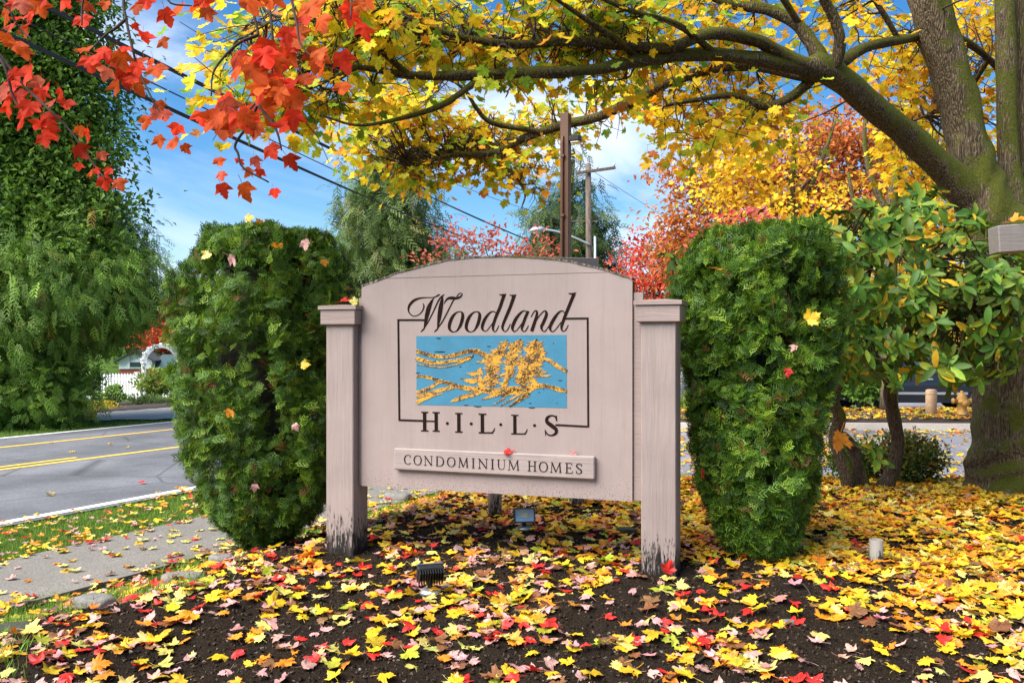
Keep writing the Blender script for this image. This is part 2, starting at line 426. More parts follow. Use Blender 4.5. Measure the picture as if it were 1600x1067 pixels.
def wood_paint_mat(name, c, axis='Z', grain=1.0, zdirt=None, speck=0.0):
    """painted wood with raised grain; black rot creeping up from the soil (zdirt) and mildew specks"""
    m, t = new_mat(name)
    tcn = N(t, 'ShaderNodeTexCoord'); obj = tcn.outputs['Object']
    s = {'Z': (1, 1, 0.05), 'X': (0.04, 1, 1)}[axis]
    mpn = N(t, 'ShaderNodeMapping', i_Vector=obj, i_Scale=s)
    n1 = N(t, 'ShaderNodeTexNoise', i_Vector=mpn.outputs[0], i_Scale=75.0, i_Detail=5.0, i_Roughness=0.65, i_Distortion=0.6)
    n2 = N(t, 'ShaderNodeTexNoise', i_Vector=obj, i_Scale=3.0, i_Detail=5.0, i_Roughness=0.6)
    a = N(t, 'ShaderNodeMapRange', i_Value=n2.outputs[0], i_1=0.3, i_2=0.7, i_3=0.90, i_4=1.08)
    b1 = N(t, 'ShaderNodeMapRange', i_Value=n1.outputs[0], i_1=0.3, i_2=0.7, i_3=1 - 0.08 * grain, i_4=1 + 0.06 * grain)
    k = N(t, 'ShaderNodeMath', operation='MULTIPLY', i_0=a.outputs[0], i_1=b1.outputs[0])
    col = N(t, 'ShaderNodeVectorMath', operation='SCALE', i_0=c, i_Scale=k.outputs[0]).outputs[0]
    geo = N(t, 'ShaderNodeNewGeometry')
    if zdirt:
        z0, z1 = zdirt
        sp = N(t, 'ShaderNodeSeparateXYZ', i_0=geo.outputs['Position'])
        g = N(t, 'ShaderNodeMapRange', i_Value=sp.outputs['Z'], i_1=z0, i_2=z1, i_3=1.0, i_4=0.0)
        mp2 = N(t, 'ShaderNodeMapping', i_Vector=obj, i_Scale=(1, 1, 0.16))
        dn = N(t, 'ShaderNodeTexNoise', i_Vector=mp2.outputs[0], i_Scale=85.0, i_Detail=6.0, i_Roughness=0.75)
        dm = N(t, 'ShaderNodeMath', operation='MULTIPLY_ADD', i_0=dn.outputs[0], i_1=2.3, i_2=g.outputs[0])
        dr = N(t, 'ShaderNodeMapRange', i_Value=dm.outputs[0], i_1=1.72, i_2=1.92)
        col = N(t, 'ShaderNodeMix', data_type='RGBA', i_0=dr.outputs[0], i_6=col, i_7=(0.012, 0.009, 0.007, 1)).outputs[2]
    mpd = N(t, 'ShaderNodeMapping', i_Vector=obj, i_Scale=(1, 1, 0.06))
    st = N(t, 'ShaderNodeTexNoise', i_Vector=mpd.outputs[0], i_Scale=26.0, i_Detail=5.0, i_Roughness=0.7)
    sm = N(t, 'ShaderNodeMapRange', i_Value=st.outputs[0], i_1=0.52, i_2=0.78, i_3=0.0, i_4=0.35)
    col = N(t, 'ShaderNodeMix', data_type='RGBA', i_0=sm.outputs[0], i_6=col, i_7=(c[0] * .62, c[1] * .60, c[2] * .55, 1)).outputs[2]
    pn = N(t, 'ShaderNodeTexNoise', i_Vector=obj, i_Scale=34.0, i_Detail=6.0, i_Roughness=0.8)
    pm = N(t, 'ShaderNodeMapRange', i_Value=pn.outputs[0], i_1=0.735, i_2=0.755, i_3=0.0, i_4=0.9)
    col = N(t, 'ShaderNodeMix', data_type='RGBA', i_0=pm.outputs[0], i_6=col, i_7=(0.46, 0.42, 0.38, 1)).outputs[2]
    if speck:
        vn = N(t, 'ShaderNodeTexNoise', i_Vector=obj, i_Scale=140.0, i_Detail=2.0)
        big = N(t, 'ShaderNodeSeparateXYZ', i_0=geo.outputs['Position'])
        lo = N(t, 'ShaderNodeMapRange', i_Value=big.outputs['Z'], i_1=0.80, i_2=1.08, i_3=0.17, i_4=0.0)
        vs_ = N(t, 'ShaderNodeMath', operation='ADD', i_0=vn.outputs[0], i_1=lo.outputs[0])
        vm = N(t, 'ShaderNodeMapRange', i_Value=vs_.outputs[0], i_1=0.74, i_2=0.80, i_3=0.0, i_4=speck)
        col = N(t, 'ShaderNodeMix', data_type='RGBA', i_0=vm.outputs[0], i_6=col, i_7=(0.03, 0.022, 0.018, 1)).outputs[2]
    bp = N(t, 'ShaderNodeBump', i_Height=n1.outputs[0], i_Strength=0.55 * grain, i_Distance=0.006)
    b = N(t, 'ShaderNodeBsdfPrincipled', i_Base_Color=col, i_Roughness=0.6, i_Normal=bp.outputs[0])
    b.inputs['Specular IOR Level'].default_value = 0.3
    N(t, 'ShaderNodeOutputMaterial', i_Surface=b.outputs[0])
    return m

M_ground = ground_mat()
M_asphalt = paving_mat('asphalt', (0.115, 0.115, 0.125), 0.6, 0.34, 95.0, crack=True, lanes=0.10)
M_walk = paving_mat('exposed aggregate concrete', (0.165, 0.15, 0.13), 0.75, 0.2, 130.0)
M_drive = paving_mat('driveway asphalt', (0.17, 0.17, 0.19), 0.3, 0.2, 120.0)
M_conc = paving_mat('kerb concrete', (0.50, 0.44, 0.38), 0.2, 0.15, 60.0)
M_white_line = simple('white road paint', (0.74, 0.74, 0.72), 0.7, nscale=40, namt=0.12)
M_yellow_line = simple('yellow road paint', (0.70, 0.42, 0.045), 0.7, nscale=40, namt=0.15)
PINK = (0.305, 0.238, 0.216)
M_panel = wood_paint_mat('mauve painted board', PINK, 'Z', 0.35, speck=0.9)
M_post = wood_paint_mat('mauve painted post', (0.290, 0.228, 0.206), 'Z', 1.1, zdirt=(0.42, 0.86))
M_capw = wood_paint_mat('mauve painted cap', (0.275, 0.208, 0.186), 'X', 1.0)
M_plaque = wood_paint_mat('mauve painted plaque', (0.315, 0.252, 0.230), 'X', 0.9)
M_moss_edge = bark_mat('weathered board edge', (0.05, 0.045, 0.03), (0.30, 0.25, 0.21), moss=0.6, scale=20)
M_letter = simple('dark brown carved lettering', (0.016, 0.008, 0.006), 0.9, nscale=90, namt=0.5, spec=0.08)
M_blue = simple('blue painted field', (0.038, 0.175, 0.275), 0.5, nscale=9, namt=0.10, bump=0.1, bscale=90)

def gold_mat():
    m, t = new_mat('gold leaf with dark carving')
    tcn = N(t, 'ShaderNodeTexCoord')
    mpn = N(t, 'ShaderNodeMapping', i_Vector=tcn.outputs['Object'], i_Scale=(0.7, 1, 1))
    n = N(t, 'ShaderNodeTexNoise', i_Vector=mpn.outputs[0], i_Scale=170.0, i_Detail=4.0, i_Roughness=0.7)
    n2 = N(t, 'ShaderNodeTexNoise', i_Vector=mpn.outputs[0], i_Scale=22.0, i_Detail=3.0)
    a = N(t, 'ShaderNodeMath', operation='MULTIPLY_ADD', i_0=n2.outputs[0], i_1=0.7, i_2=n.outputs[0])
    r = N(t, 'ShaderNodeValToRGB', i_0=a.outputs[0])
    e = r.color_ramp.elements
    e[0].position, e[0].color = 0.74, (0.05, 0.028, 0.012, 1)
    e[1].position, e[1].color = 0.90, (0.62, 0.30, 0.018, 1)
    x = r.color_ramp.elements.new(0.82); x.color = (0.34, 0.17, 0.03, 1)
    b = N(t, 'ShaderNodeBsdfPrincipled', i_Base_Color=r.outputs[0], i_Roughness=0.45)
    N(t, 'ShaderNodeOutputMaterial', i_Surface=b.outputs[0]); return m
M_gold = gold_mat()
M_bark = bark_mat('mossy maple bark', (0.024, 0.017, 0.010), (0.27, 0.195, 0.115), moss=0.80, scale=30, stretch=0.06, lichen=0.8, dist=0.035, bump=1.0)
M_limb = bark_mat('mossy limb bark', (0.028, 0.020, 0.012), (0.20, 0.145, 0.08), moss=0.66, scale=26, lichen=0.3, mosscol=(0.13, 0.125, 0.018), dist=0.05, bump=1.0)
M_twig = simple('dark twig bark', (0.035, 0.022, 0.015), 0.85, nscale=60, namt=0.4)
M_brown_bark = bark_mat('brown shrub bark', (0.035, 0.025, 0.017), (0.15, 0.105, 0.07), moss=0.35, scale=30)
M_far_bark = simple('far bark', (0.06, 0.045, 0.032), 0.9, nscale=14, namt=0.35)
M_leaf_o = leaf_mat('maple leaf', True, trans=0.30)
M_leaf_c = leaf_mat('fallen maple leaf', False, trans=0.20)
M_can_o = leaf_mat('canopy maple leaf', True, trans=0.55, blotch=0.35, gloss=0.05)
M_can_c = leaf_mat('canopy leaf mass', False, trans=0.55, blotch=0.35, gloss=0.05)
M_red_o = leaf_mat('red maple leaf', True, trans=0.5, gloss=0.05, veins=False, rough=0.6)
M_rho_o = leaf_mat('rhododendron leaf', True, trans=0.25, gloss=0.09, veins=False, rough=0.5, mott=0.12)
M_rho_c = leaf_mat('rhododendron leaf mass', False, trans=0.25, gloss=0.09, veins=False, rough=0.5, mott=0.12)
M_far_leaf = leaf_mat('far foliage', False, trans=0.4, gloss=0.08, veins=False, rough=0.6, mott=0.2)
M_spray = leaf_mat('cedar spray', False, trans=0.25, gloss=0.1, veins=False, rough=0.55, mott=0.2)
M_grass = leaf_mat('grass blade', False, trans=0.35, gloss=0.1, veins=False, rough=0.5, mott=0.15)
M_crumb = leaf_mat('soil crumb', False, trans=0, gloss=0.02, veins=False, rough=1.0, mott=.3)
M_stone = simple('weathered stone', (0.17, 0.16, 0.145), 0.85, nscale=22, namt=0.35, bump=0.6, bscale=60)
M_black = simple('black cast metal', (0.018, 0.018, 0.020), 0.45, metal=0.3, nscale=60, namt=0.3)
M_galv = simple('galvanised metal', (0.45, 0.48, 0.52), 0.45, metal=0.7)
M_white_paint = simple('white paint', (0.80, 0.80, 0.80), 0.55, nscale=8, namt=0.05)
M_brown_steel = simple('brown painted steel', (0.105, 0.048, 0.028), 0.5, nscale=6, namt=0.12)
M_pole_wood = bark_mat('utility pole wood', (0.06, 0.045, 0.035), (0.20, 0.15, 0.115), moss=0, scale=12, stretch=0.05, bump=0.4)
M_grey_wood = wood_paint_mat('weathered timber', (0.19, 0.165, 0.15), 'X', 1.2)

# ------------------------------------------------------------------ ground, road, pavements
def axis_coords(fine0, fine1, step, far0, far1, g=1.16):
    a = list(np.arange(fine0, fine1 + 1e-6, step)); s = step
    lo, hi = [], []
    x = fine0
    while x > far0: s *= g; x -= s; lo.append(x)
    s, x = step, fine1
    while x < far1: s *= g; x += s; hi.append(x)
    return np.array(lo[::-1] + a + hi)
gx = axis_coords(-3.4, 5.6, 0.033, -420, 420)
gy = axis_coords(2.9, 7.6, 0.033, -60, 620)
XX, YY = np.meshgrid(gx, gy)
ZZ = ground(XX, YY)
nx, ny = len(gx), len(gy)
q = np.arange((ny - 1) * (nx - 1)); r_, c_ = q // (nx - 1), q % (nx - 1)
i0 = r_ * nx + c_
gf = np.stack([i0, i0 + 1, i0 + nx + 1, i0 + nx], 1)
g_ = mesh('ground', np.stack([XX, YY, ZZ], 2).reshape(-1, 3), gf, M_ground, smooth=True)
tag(g_, 'dark garden soil and lawn reaching to the horizon', None, None, 'structure')

def strip(name, t0, t1, s0, s1, z, mat, label, parent=None, n=40, thick=None, wob=0.0):
    ss = np.linspace(s0, s1, n); V, Fs = [], []
    for s in ss:
        o0 = wob * (float(vnoise(np.array(s * 2.3), np.array(3.1), 40)) - 0.5); o1 = wob * (float(vnoise(np.array(s * 2.9), np.array(7.7), 41)) - 0.5)
        V += [(*TS(t0 + o0, s), z), (*TS(t1 + o1, s), z)]
    Fs = [(2 * i, 2 * i + 2, 2 * i + 3, 2 * i + 1) for i in range(n - 1)]
    if thick:
        k = len(V); V += [(x, y, z - thick) for x, y, _ in V]
        Fs += [(2 * i, 2 * i + k, 2 * i + 2 + k, 2 * i + 2) for i in range(n - 1)]
        Fs += [(2 * i + 1, 2 * i + 3, 2 * i + 3 + k, 2 * i + 1 + k) for i in range(n - 1)]
    o = mesh(name, V, Fs, mat, parent)
    if parent is None: tag(o, label, None, None, 'structure')
    return o
road = strip('road', 7.78, 15.35, -60, 220, 0.006, M_asphalt, 'grey asphalt street crossing behind the left shrub', n=140)
strip('edge_line', 7.88, 8.00, -60, 220, 0.011, M_white_line, '', road, 120, wob=0.02)
strip('lane_line', 11.30, 11.41, -60, 220, 0.011, M_yellow_line, '', road, 120, wob=0.02)
strip('lane_line', 11.56, 11.66, -60, 8.2, 0.011, M_yellow_line, '', road, 60, wob=0.02)
strip('lane_line', 13.78, 13.89, -60, 220, 0.011, M_yellow_line, '', road, 120, wob=0.02)
strip('edge_line', 15.16, 15.28, -60, 220, 0.011, M_white_line, '', road, 120, wob=0.02)
walk = strip('sidewalk', 5.28, 6.50, -30, 11.2, 0.020, M_walk, 'speckled concrete path beside the grass verge', n=90, thick=0.05, wob=0.06)

def sheet(name, pts, z, mat, label, parent=None, thick=None):
    n = len(pts); V = [(p[0], p[1], z) for p in pts]; Fs = [tuple(range(n))]
    if thick:
        V += [(p[0], p[1], z - thick) for p in pts]; Fs += [(i, i + n, (i + 1) % n + n, (i + 1) % n) for i in range(n)]
    o = mesh(name, V, Fs, mat, parent)
    if parent is None: tag(o, label, None, None, 'structure')
    return o
dr0 = TS(7.70, 0)
def t_at(y, t): return ((y * SA - t) / CA, y)
sheet('driveway', [t_at(9.9, 7.72), t_at(16.7, 7.72), (40, 16.9), (40, 9.6), (9, 9.5), (2.0, 9.7)], 0.014, M_drive, 'leaf strewn grey driveway behind the sign', thick=0.03)
kb = MB(); kp = [(t_at(17.3, 6.3)), (1.2, 16.98), (6.5, 16.86), (12, 16.55), (22, 16.2)]
for a, b in zip(kp[:-1], kp[1:]):
    a, b = np.array(a), np.array(b); d = (b - a) / np.linalg.norm(b - a); nn = np.array((-d[1], d[0])); L_ = np.linalg.norm(b - a)
    ns = max(1, int(L_ / 2.4))
    for i in range(ns):
        p0, p1 = a + d * (L_ * i / ns + 0.008), a + d * (L_ * (i + 1) / ns - 0.008)
        V = []
        for z in (-0.05, 0.135):
            for p_, o_ in ((p0, 0), (p1, 0), (p1, 0.15), (p0, 0.15)): V.append((*(p_ + nn * (o_ + (0.015 if (z > 0 and o_ == 0) else 0))), z))
        kb.add(V, [(0, 1, 5, 4), (1, 2, 6, 5), (2, 3, 7, 6), (3, 0, 4, 7), (4, 5, 6, 7)])
tag(kb.build('kerb', M_conc), 'pale concrete kerb along the far side of the driveway', None, None, 'structure')
sheet('parking_lane', [(6.0, 20.3), (40, 19.4), (40, 27.5), (6.0, 27.5)], 0.012, M_drive, 'grey parking lane under the dark car')
# raised bed between the kerb and the parking lane
bx = np.linspace(0.2, 22, 90); by = np.linspace(0, 1, 14); V = []
for i, u in enumerate(bx):
    y0 = np.interp(u, [k[0] for k in kp], [k[1] for k in kp]) + 0.16; y1 = 20.2 - 0.02 * u
    for v in by: V.append((u, y0 + (y1 - y0) * v, 0.095 + 0.10 * math.sin(v * math.pi) + 0.04 * float(fbm(np.array(u * 2.0), np.array(v * 7.0), 21, 3))))
Fs = [(i * 14 + j, (i + 1) * 14 + j, (i + 1) * 14 + j + 1, i * 14 + j + 1) for i in range(89) for j in range(13)]
M_mulch = simple('brown bark mulch', (0.045, 0.030, 0.022), 0.95, nscale=40, namt=0.5, bump=0.8, bscale=60)
tag(mesh('planting_bed', V, Fs, M_mulch, smooth=True), 'leaf covered mulch bed behind the pale kerb', None, None, 'structure')
# far side of the street: apron and mulch bed
def gp(px, py): return G(px, py)[:2]
M_far_walk = paving_mat('pale far concrete', (0.38, 0.35, 0.31), 0.3, 0.15, 60.0)
def conform(name, low, high, lift, mat, label, nu=24, nv=6):
    """sheet that follows the ground between two photo polylines (near edge, far edge)"""
    V = []
    for u in np.linspace(0, 1, nu):
        a_, b_ = [[np.interp(u, np.linspace(0, 1, len(l)), [p[k] for p in l]) for k in (0, 1)] for l in (low, high)]
        A_, B_ = G(*a_)[:2], G(*b_)[:2]
        for v in np.linspace(0, 1, nv):
            x, y = A_ + (B_ - A_) * v; V.append((x, y, float(ground(x, y)) + lift))
    Fs = [(i * nv + j, (i + 1) * nv + j, (i + 1) * nv + j + 1, i * nv + j + 1) for i in range(nu - 1) for j in range(nv - 1)]
    return tag(mesh(name, V, Fs, mat, smooth=True), label, None, None, 'structure')
conform('far_pavement', [(95, 653), (150, 658.5), (262, 656.5), (330, 648)], [(120, 649), (190, 643.5), (268, 637.5), (330, 633)], 0.035, M_far_walk, 'pale pavement apron across the street')
conform('far_planting_bed', [(20, 653), (120, 647), (190, 642), (268, 636)], [(20, 634), (120, 629), (190, 628), (275, 627)], 0.025, M_mulch, 'brown mulch bed in front of the white fence')

# ------------------------------------------------------------------ the sign
TH = math.atan(0.1127 / 0.333)  # about 18.7 degrees
U = np.array([math.cos(TH), -math.sin(TH), 0]); NRM = np.array([-math.sin(TH), -math.cos(TH), 0])
PR = np.array([(988 - 800) / F * 4.56, 4.56, 0]); LW = 1.603
PL = PR - LW * U                                        # foot of the panel's left edge
def uv(px, py, off=0.0):
    """photo pixel -> (u, z) on the sign plane moved off towards the viewer"""
    d = np.array([(px - 800) / F, 1.0, -(py - CY) / F]); o = np.array([0, 0, H])
    k = ((PL + NRM * off - o) @ NRM) / (d @ NRM); p = o + d * k
    return float((p - PL) @ U), float(p[2])
sign = thing('entrance_sign', 'mauve wooden entrance sign reading Woodland Hills between two capped posts', 'sign', loc=PL, rotz=-TH)
# local axes of the sign: x along it, y away from the viewer, z up
def prism(pts, y0, y1):
    n = len(pts); V = [(x, y0, z) for x, z in pts] + [(x, y1, z) for x, z in pts]
    Fs = [tuple(range(n))[::-1], tuple(range(n, 2 * n))] + [(i, (i + 1) % n, (i + 1) % n + n, i + n) for i in range(n)]
    return V, Fs
prof = [(563, 448), (590, 440), (620, 428), (660, 417), (700, 408), (740, 403.5), (775, 402), (810, 402.5), (850, 405), (890, 410), (930, 419), (960, 428), (988, 437.5)]
top = [uv(*p) for p in prof]; top[0] = (0.0, 1.996); top[-1] = (LW, 1.996)
seam = [uv(615, 430), uv(965, 425.5)]
zb = 0.828
zs = 2.040
lower = [(0, zb), (LW, zb), (LW, 1.996)] + [p for p in top[::-1][1:-1] if p[1] < zs - 0.004]
lr = [p for p in top[::-1] if p[1] < zs - 0.004]; lr_right = [p for p in lr if p[0] > 0.8]; lr_left = [p for p in lr if p[0] <= 0.8]
cut_r = (np.interp(zs, [p[1] for p in lr_right] + [top[-4][1]], [p[0] for p in lr_right] + [top[-4][0]]))
def cross(side):
    for a, b in zip(top[:-1], top[1:]):
        if (a[1] - zs) * (b[1] - zs) <= 0 and ((a[0] < 0.8) == (side < 0)): return a[0] + (b[0] - a[0]) * (zs - a[1]) / (b[1] - a[1])
xl, xr = cross(-1), cross(1)
lower = [(0, zb), (LW, zb)] + [p for p in top[::-1] if p[0] > xr] + [(xr, zs - 0.0012), (xl, zs - 0.0012)] + [p for p in top[::-1] if p[0] < xl]
upper = [(xl, zs + 0.0012), (xr, zs + 0.0012)] + [p for p in top[::-1] if xl < p[0] < xr]
panel = MB().add(*prism(lower, 0.0, 0.018)).build('panel', M_panel, sign)
arch = MB().add(*prism(upper, 0.0, 0.018)).build('arched_top_board', M_panel, sign)
back = MB().add(*prism([(0.003, zb + 0.003), (LW - 0.003, zb + 0.003)] + [(min(max(x, 0.003), LW - 0.003), z - 0.004) for x, z in top[::-1]], 0.0205, 0.085)).build('panel_core', M_moss_edge, sign)
# weathered capping that follows the arch
V, Fs = [], []
tp = smooth_path(top, 5)
for i, (x, z) in enumerate(tp):
    jz = 0.003 * (float(vnoise(np.array(i * 0.9), np.array(2.0), 61)) - 0.5)
    for y, dz in ((-0.004, 0.0005), (-0.003, 0.010), (0.092, 0.010), (0.094, 0.0005)): V.append((x, y + 0.004 * (float(vnoise(np.array(i * 0.7), np.array(y * 50 + 9), 62)) - .5), z + dz + jz))
for i in range(len(tp) - 1):
    for j in range(4):
        k = (j + 1) % 4; Fs.append((i * 4 + j, i * 4 + k, i * 4 + 4 + k, i * 4 + 4 + j))
mesh('arch_capping', V, Fs, M_moss_edge, sign)
MB().box((-0.0245, 0.012, zb + 0.002), (-0.0015, 0.05, 1.93), 0.002).build('cleat', M_capw, sign)
MB().box((LW + 0.004, 0.012, zb + 0.002), (LW + 0.0555, 0.05, 1.93), 0.002).build('cleat', M_capw, sign)
def sign_post(x0, zg):
    x1 = x0 + 0.18; y0, y1 = -0.055, 0.125; zc = 1.773
    p = MB().box((x0, y0, zg - 0.25), (x1, y1, zc + 0.06), 0.005).build('post', M_post, sign)
    c = MB()
    c.box((x0 - 0.024, y0 - 0.024, zc), (x1 + 0.024, y1 + 0.024, zc + 0.0875), 0.003)
    cap = c.build('cap_fascia', M_capw, p)
    t = MB(); a0, a1, b0, b1 = x0 - 0.034, x1 + 0.034, y0 - 0.034, y1 + 0.034
    z0, z1, z2 = zc + 0.088, zc + 0.110, zc + 0.122
    xm, ym = (x0 + x1) / 2, (y0 + y1) / 2
    t.add([(a0, b0, z0), (a1, b0, z0), (a1, b1, z0), (a0, b1, z0), (a0, b0, z1), (a1, b0, z1), (a1, b1, z1), (a0, b1, z1), (xm, ym, z2)],
          [(3, 2, 1, 0), (0, 1, 5, 4), (1, 2, 6, 5), (2, 3, 7, 6), (3, 0, 4, 7), (4, 5, 8), (5, 6, 8), (6, 7, 8), (7, 4, 8)])
    t.build('cap_plate', M_capw, p)
    return p
sign_post(-0.205, 0.40); sign_post(1.659, 0.46)

_layer = [0]
def ribbon(pts, conv, parent, name, mat, th=0.0025, jag=0.0, off=0.0, n=6, wk=1.0, join=None, flat=True):
    """pts (x, y, width) in drawing units; conv maps drawing x,y -> local (u,z)"""
    pts = np.asarray(pts, float); q = smooth_path(pts, n) if len(pts) > 2 else pts
    d = np.gradient(q[:, :2], axis=0); d /= np.linalg.norm(d, axis=1)[:, None] + 1e-9
    nn = np.stack([-d[:, 1], d[:, 0]], 1); wd = np.clip(q[:, 2], 2, None) * wk / 2
    jl = 1 + jag * (RNG.random(len(q)) - 0.4); jr = 1 + jag * (RNG.random(len(q)) - 0.4)
    A = q[:, :2] + nn * (wd * jl)[:, None]; B = q[:, :2] - nn * (wd * jr)[:, None]
    _layer[0] += 1
    y = off - th - 0.00003 * (_layer[0] % 40)
    m = len(q); V = []
    for a, b in zip(A, B):
        ua, ub = conv(*a), conv(*b)
        V += [(ua[0], y, ua[1]), (ub[0], y, ub[1]), (ua[0], off + 0.0005, ua[1]), (ub[0], off + 0.0005, ub[1])]
    Fs = []
    for i in range(m - 1):
        k = 4 * i
        Fs += [(k, k + 1, k + 5, k + 4), (k, k + 4, k + 6, k + 2), (k + 1, k + 3, k + 7, k + 5)]
    Fs += [(0, 2, 3, 1), (4 * m - 4, 4 * m - 3, 4 * m - 1, 4 * m - 2)]
    if join is not None: join.add(V, Fs); return
    return mesh(name, V, Fs, mat, parent)
def z1(x, y): return uv(620 + x / 10.0, 445 + y / 10.0)
def z2(x, y): return uv(760 + x / 9.41, 445 + y / 9.41)
def z4(x, y): return uv(610 + x / 4.923, 630 + y / 4.923)
def glyph(strokes, conv, parent=sign, off=0.0, wk=1.0):
    j = MB()
    for s in strokes: ribbon(s, conv, None, '', None, join=j, off=off, wk=wk, th=0.0018)
    return j.build('letter', M_letter, parent)
glyph([[(408, 288, 8), (425, 330, 20), (405, 400, 18), (345, 465, 14), (265, 490, 14), (205, 450, 18), (182, 385, 26), (205, 310, 38), (270, 245, 38), (350, 212, 26), (450, 200, 16), (560, 198, 14), (610, 185, 20), (650, 162, 24), (675, 152, 12)],
       [(582, 205, 8), (545, 260, 36), (505, 350, 68), (475, 460, 66), (447, 600, 40), (428, 680, 20), (405, 705, 22), (375, 735, 10)],
       [(418, 695, 12), (500, 560, 17), (580, 400, 19), (650, 250, 22), (700, 185, 24), (745, 152, 12)],
       [(718, 185, 14), (702, 270, 54), (682, 380, 68), (665, 500, 60), (648, 610, 34), (638, 685, 20), (615, 708, 22), (585, 738, 10)],
       [(630, 695, 14), (720, 560, 19), (800, 410, 19), (870, 270, 19), (900, 222, 16)],
       [(742, 298, 8), (760, 255, 20), (800, 215, 34), (860, 205, 48), (930, 210, 38), (990, 190, 28), (1022, 150, 14), (1005, 131, 12), (970, 142, 14), (935, 188, 14)]], z1)
O_ = [(985, 418, 14), (930, 435, 22), (870, 500, 44), (828, 600, 50), (822, 680, 42), (855, 725, 24), (895, 735, 12), (945, 710, 22), (995, 630, 44), (1025, 530, 50), (1030, 460, 42), (1010, 427, 22), (985, 418, 14)]
glyph([O_], z1); glyph([[(x + 265, y, w_) for x, y, w_ in O_]], z1)
def to2(x, y): return ((620 + x / 10 - 760) * 9.41, (y / 10) * 9.41)
dbowl = [(*to2(x, y), w_ * .94) for x, y, w_ in [(1560, 470, 10), (1540, 430, 14), (1500, 415, 16), (1450, 440, 26), (1385, 520, 44), (1345, 610, 48), (1335, 680, 38), (1360, 715, 20), (1390, 722, 12), (1430, 690, 12), (1500, 590, 11), (1530, 545, 9)]]
glyph([dbowl, [(265, 138, 50), (200, 330, 46), (140, 470, 44), (105, 580, 40), (95, 640, 32), (110, 680, 18), (135, 685, 12), (160, 650, 14), (185, 595, 10)], [(190, 142, 10), (240, 150, 24), (290, 135, 10)]], z2)
glyph([[(412, 150, 50), (350, 330, 46), (290, 470, 44), (250, 570, 40), (235, 630, 34), (255, 675, 18), (285, 685, 12), (320, 645, 14), (352, 575, 10)], [(340, 150, 10), (390, 160, 24), (440, 145, 10)]], z2)
glyph([[(612, 440, 10), (590, 400, 14), (550, 383, 16), (500, 415, 30), (440, 490, 44), (395, 580, 47), (382, 640, 38), (400, 680, 20), (425, 683, 12), (470, 640, 12), (535, 545, 10)], [(614, 385, 38), (570, 490, 42), (535, 590, 40), (520, 645, 30), (540, 680, 16), (565, 683, 12), (595, 645, 14), (618, 598, 10)]], z2)
glyph([[(655, 475, 10), (690, 410, 14), (720, 380, 16), (742, 395, 30), (740, 450, 40), (710, 550, 46), (665, 682, 48)], [(735, 520, 10), (800, 430, 14), (850, 385, 16), (880, 400, 32), (880, 450, 42), (840, 550, 44), (810, 610, 40), (815, 655, 26), (840, 682, 14), (870, 675, 12), (920, 600, 9)]], z2)
glyph([[(1160, 440, 10), (1140, 400, 14), (1110, 383, 16), (1060, 410, 28), (1000, 490, 45), (950, 580, 47), (935, 635, 38), (955, 680, 20), (985, 683, 12), (1030, 640, 12), (1100, 545, 10)], [(1292, 125, 48), (1225, 290, 46), (1160, 450, 44), (1120, 560, 42), (1105, 620, 36), (1110, 665, 22), (1135, 683, 12), (1170, 655, 14), (1205, 590, 10)], [(1208, 125, 10), (1250, 132, 22), (1320, 115, 8)]], z2)
pxid = lambda x, y: uv(x, y)
def line_pts(*ps, wd=2.8): return [(x, y, wd) for x, y in ps]
for a, b in (((620.9, 500.0), (664.5, 500.0)), ((622.4, 501.4), (624.1, 657.0)), ((622.7, 656.0), (661.5, 657.3)), ((880.5, 497.8), (919.6, 497.4)), ((918.2, 498.8), (919.2, 667.3)), ((868, 663.6), (917.8, 666.2))):
    ribbon(line_pts(a, b), pxid, sign, 'border_line', M_letter, th=0.0018)
def ser(x0, x1, y, w_=9): return [(x0, y, w_), (x1, y + 1, w_)]
glyph([[(263, 66, 25), (264, 212, 25)], [(352, 68, 25), (353, 213, 25)], ser(238, 291, 68), ser(325, 379, 70), ser(237, 292, 210), ser(326, 379, 212), [(262, 135, 10), (354, 138, 10)]], z4)
glyph([[(526, 76, 25), (527, 220, 25)], ser(499, 554, 77), ser(499, 555, 219)], z4)
for dx, dy in ((0, 0), (250, 9)):
    glyph([[(707 + dx, 80 + dy, 25), (708 + dx, 226 + dy, 25)], ser(679 + dx, 736 + dx, 82 + dy), ser(680 + dx, 790 + dx, 225 + dy, 10), [(783 + dx, 226 + dy, 12), (797 + dx, 208 + dy, 9), (802 + dx, 188 + dy, 4)]], z4)
glyph([[(1278, 135, 6), (1268, 103, 11), (1238, 94, 12), (1208, 110, 22), (1205, 142, 27), (1240, 171, 31), (1274, 200, 28), (1272, 230, 22), (1240, 246, 12), (1210, 238, 10), (1190, 206, 6)], [(1277, 92, 7), (1281, 137, 6)], [(1190, 204, 6), (1195, 247, 7)]], z4)
for cx, cy in ((438, 154), (622, 157), (849, 163), (1109, 170)):
    a = np.linspace(0, 2 * math.pi, 15)[:-1]
    pr = [z4(cx + 11.5 * math.cos(q_), cy + 11.5 * math.sin(q_)) for q_ in a]
    MB().add(*prism(pr, -0.002, 0.0005)).build('letter_dot', M_letter, sign)
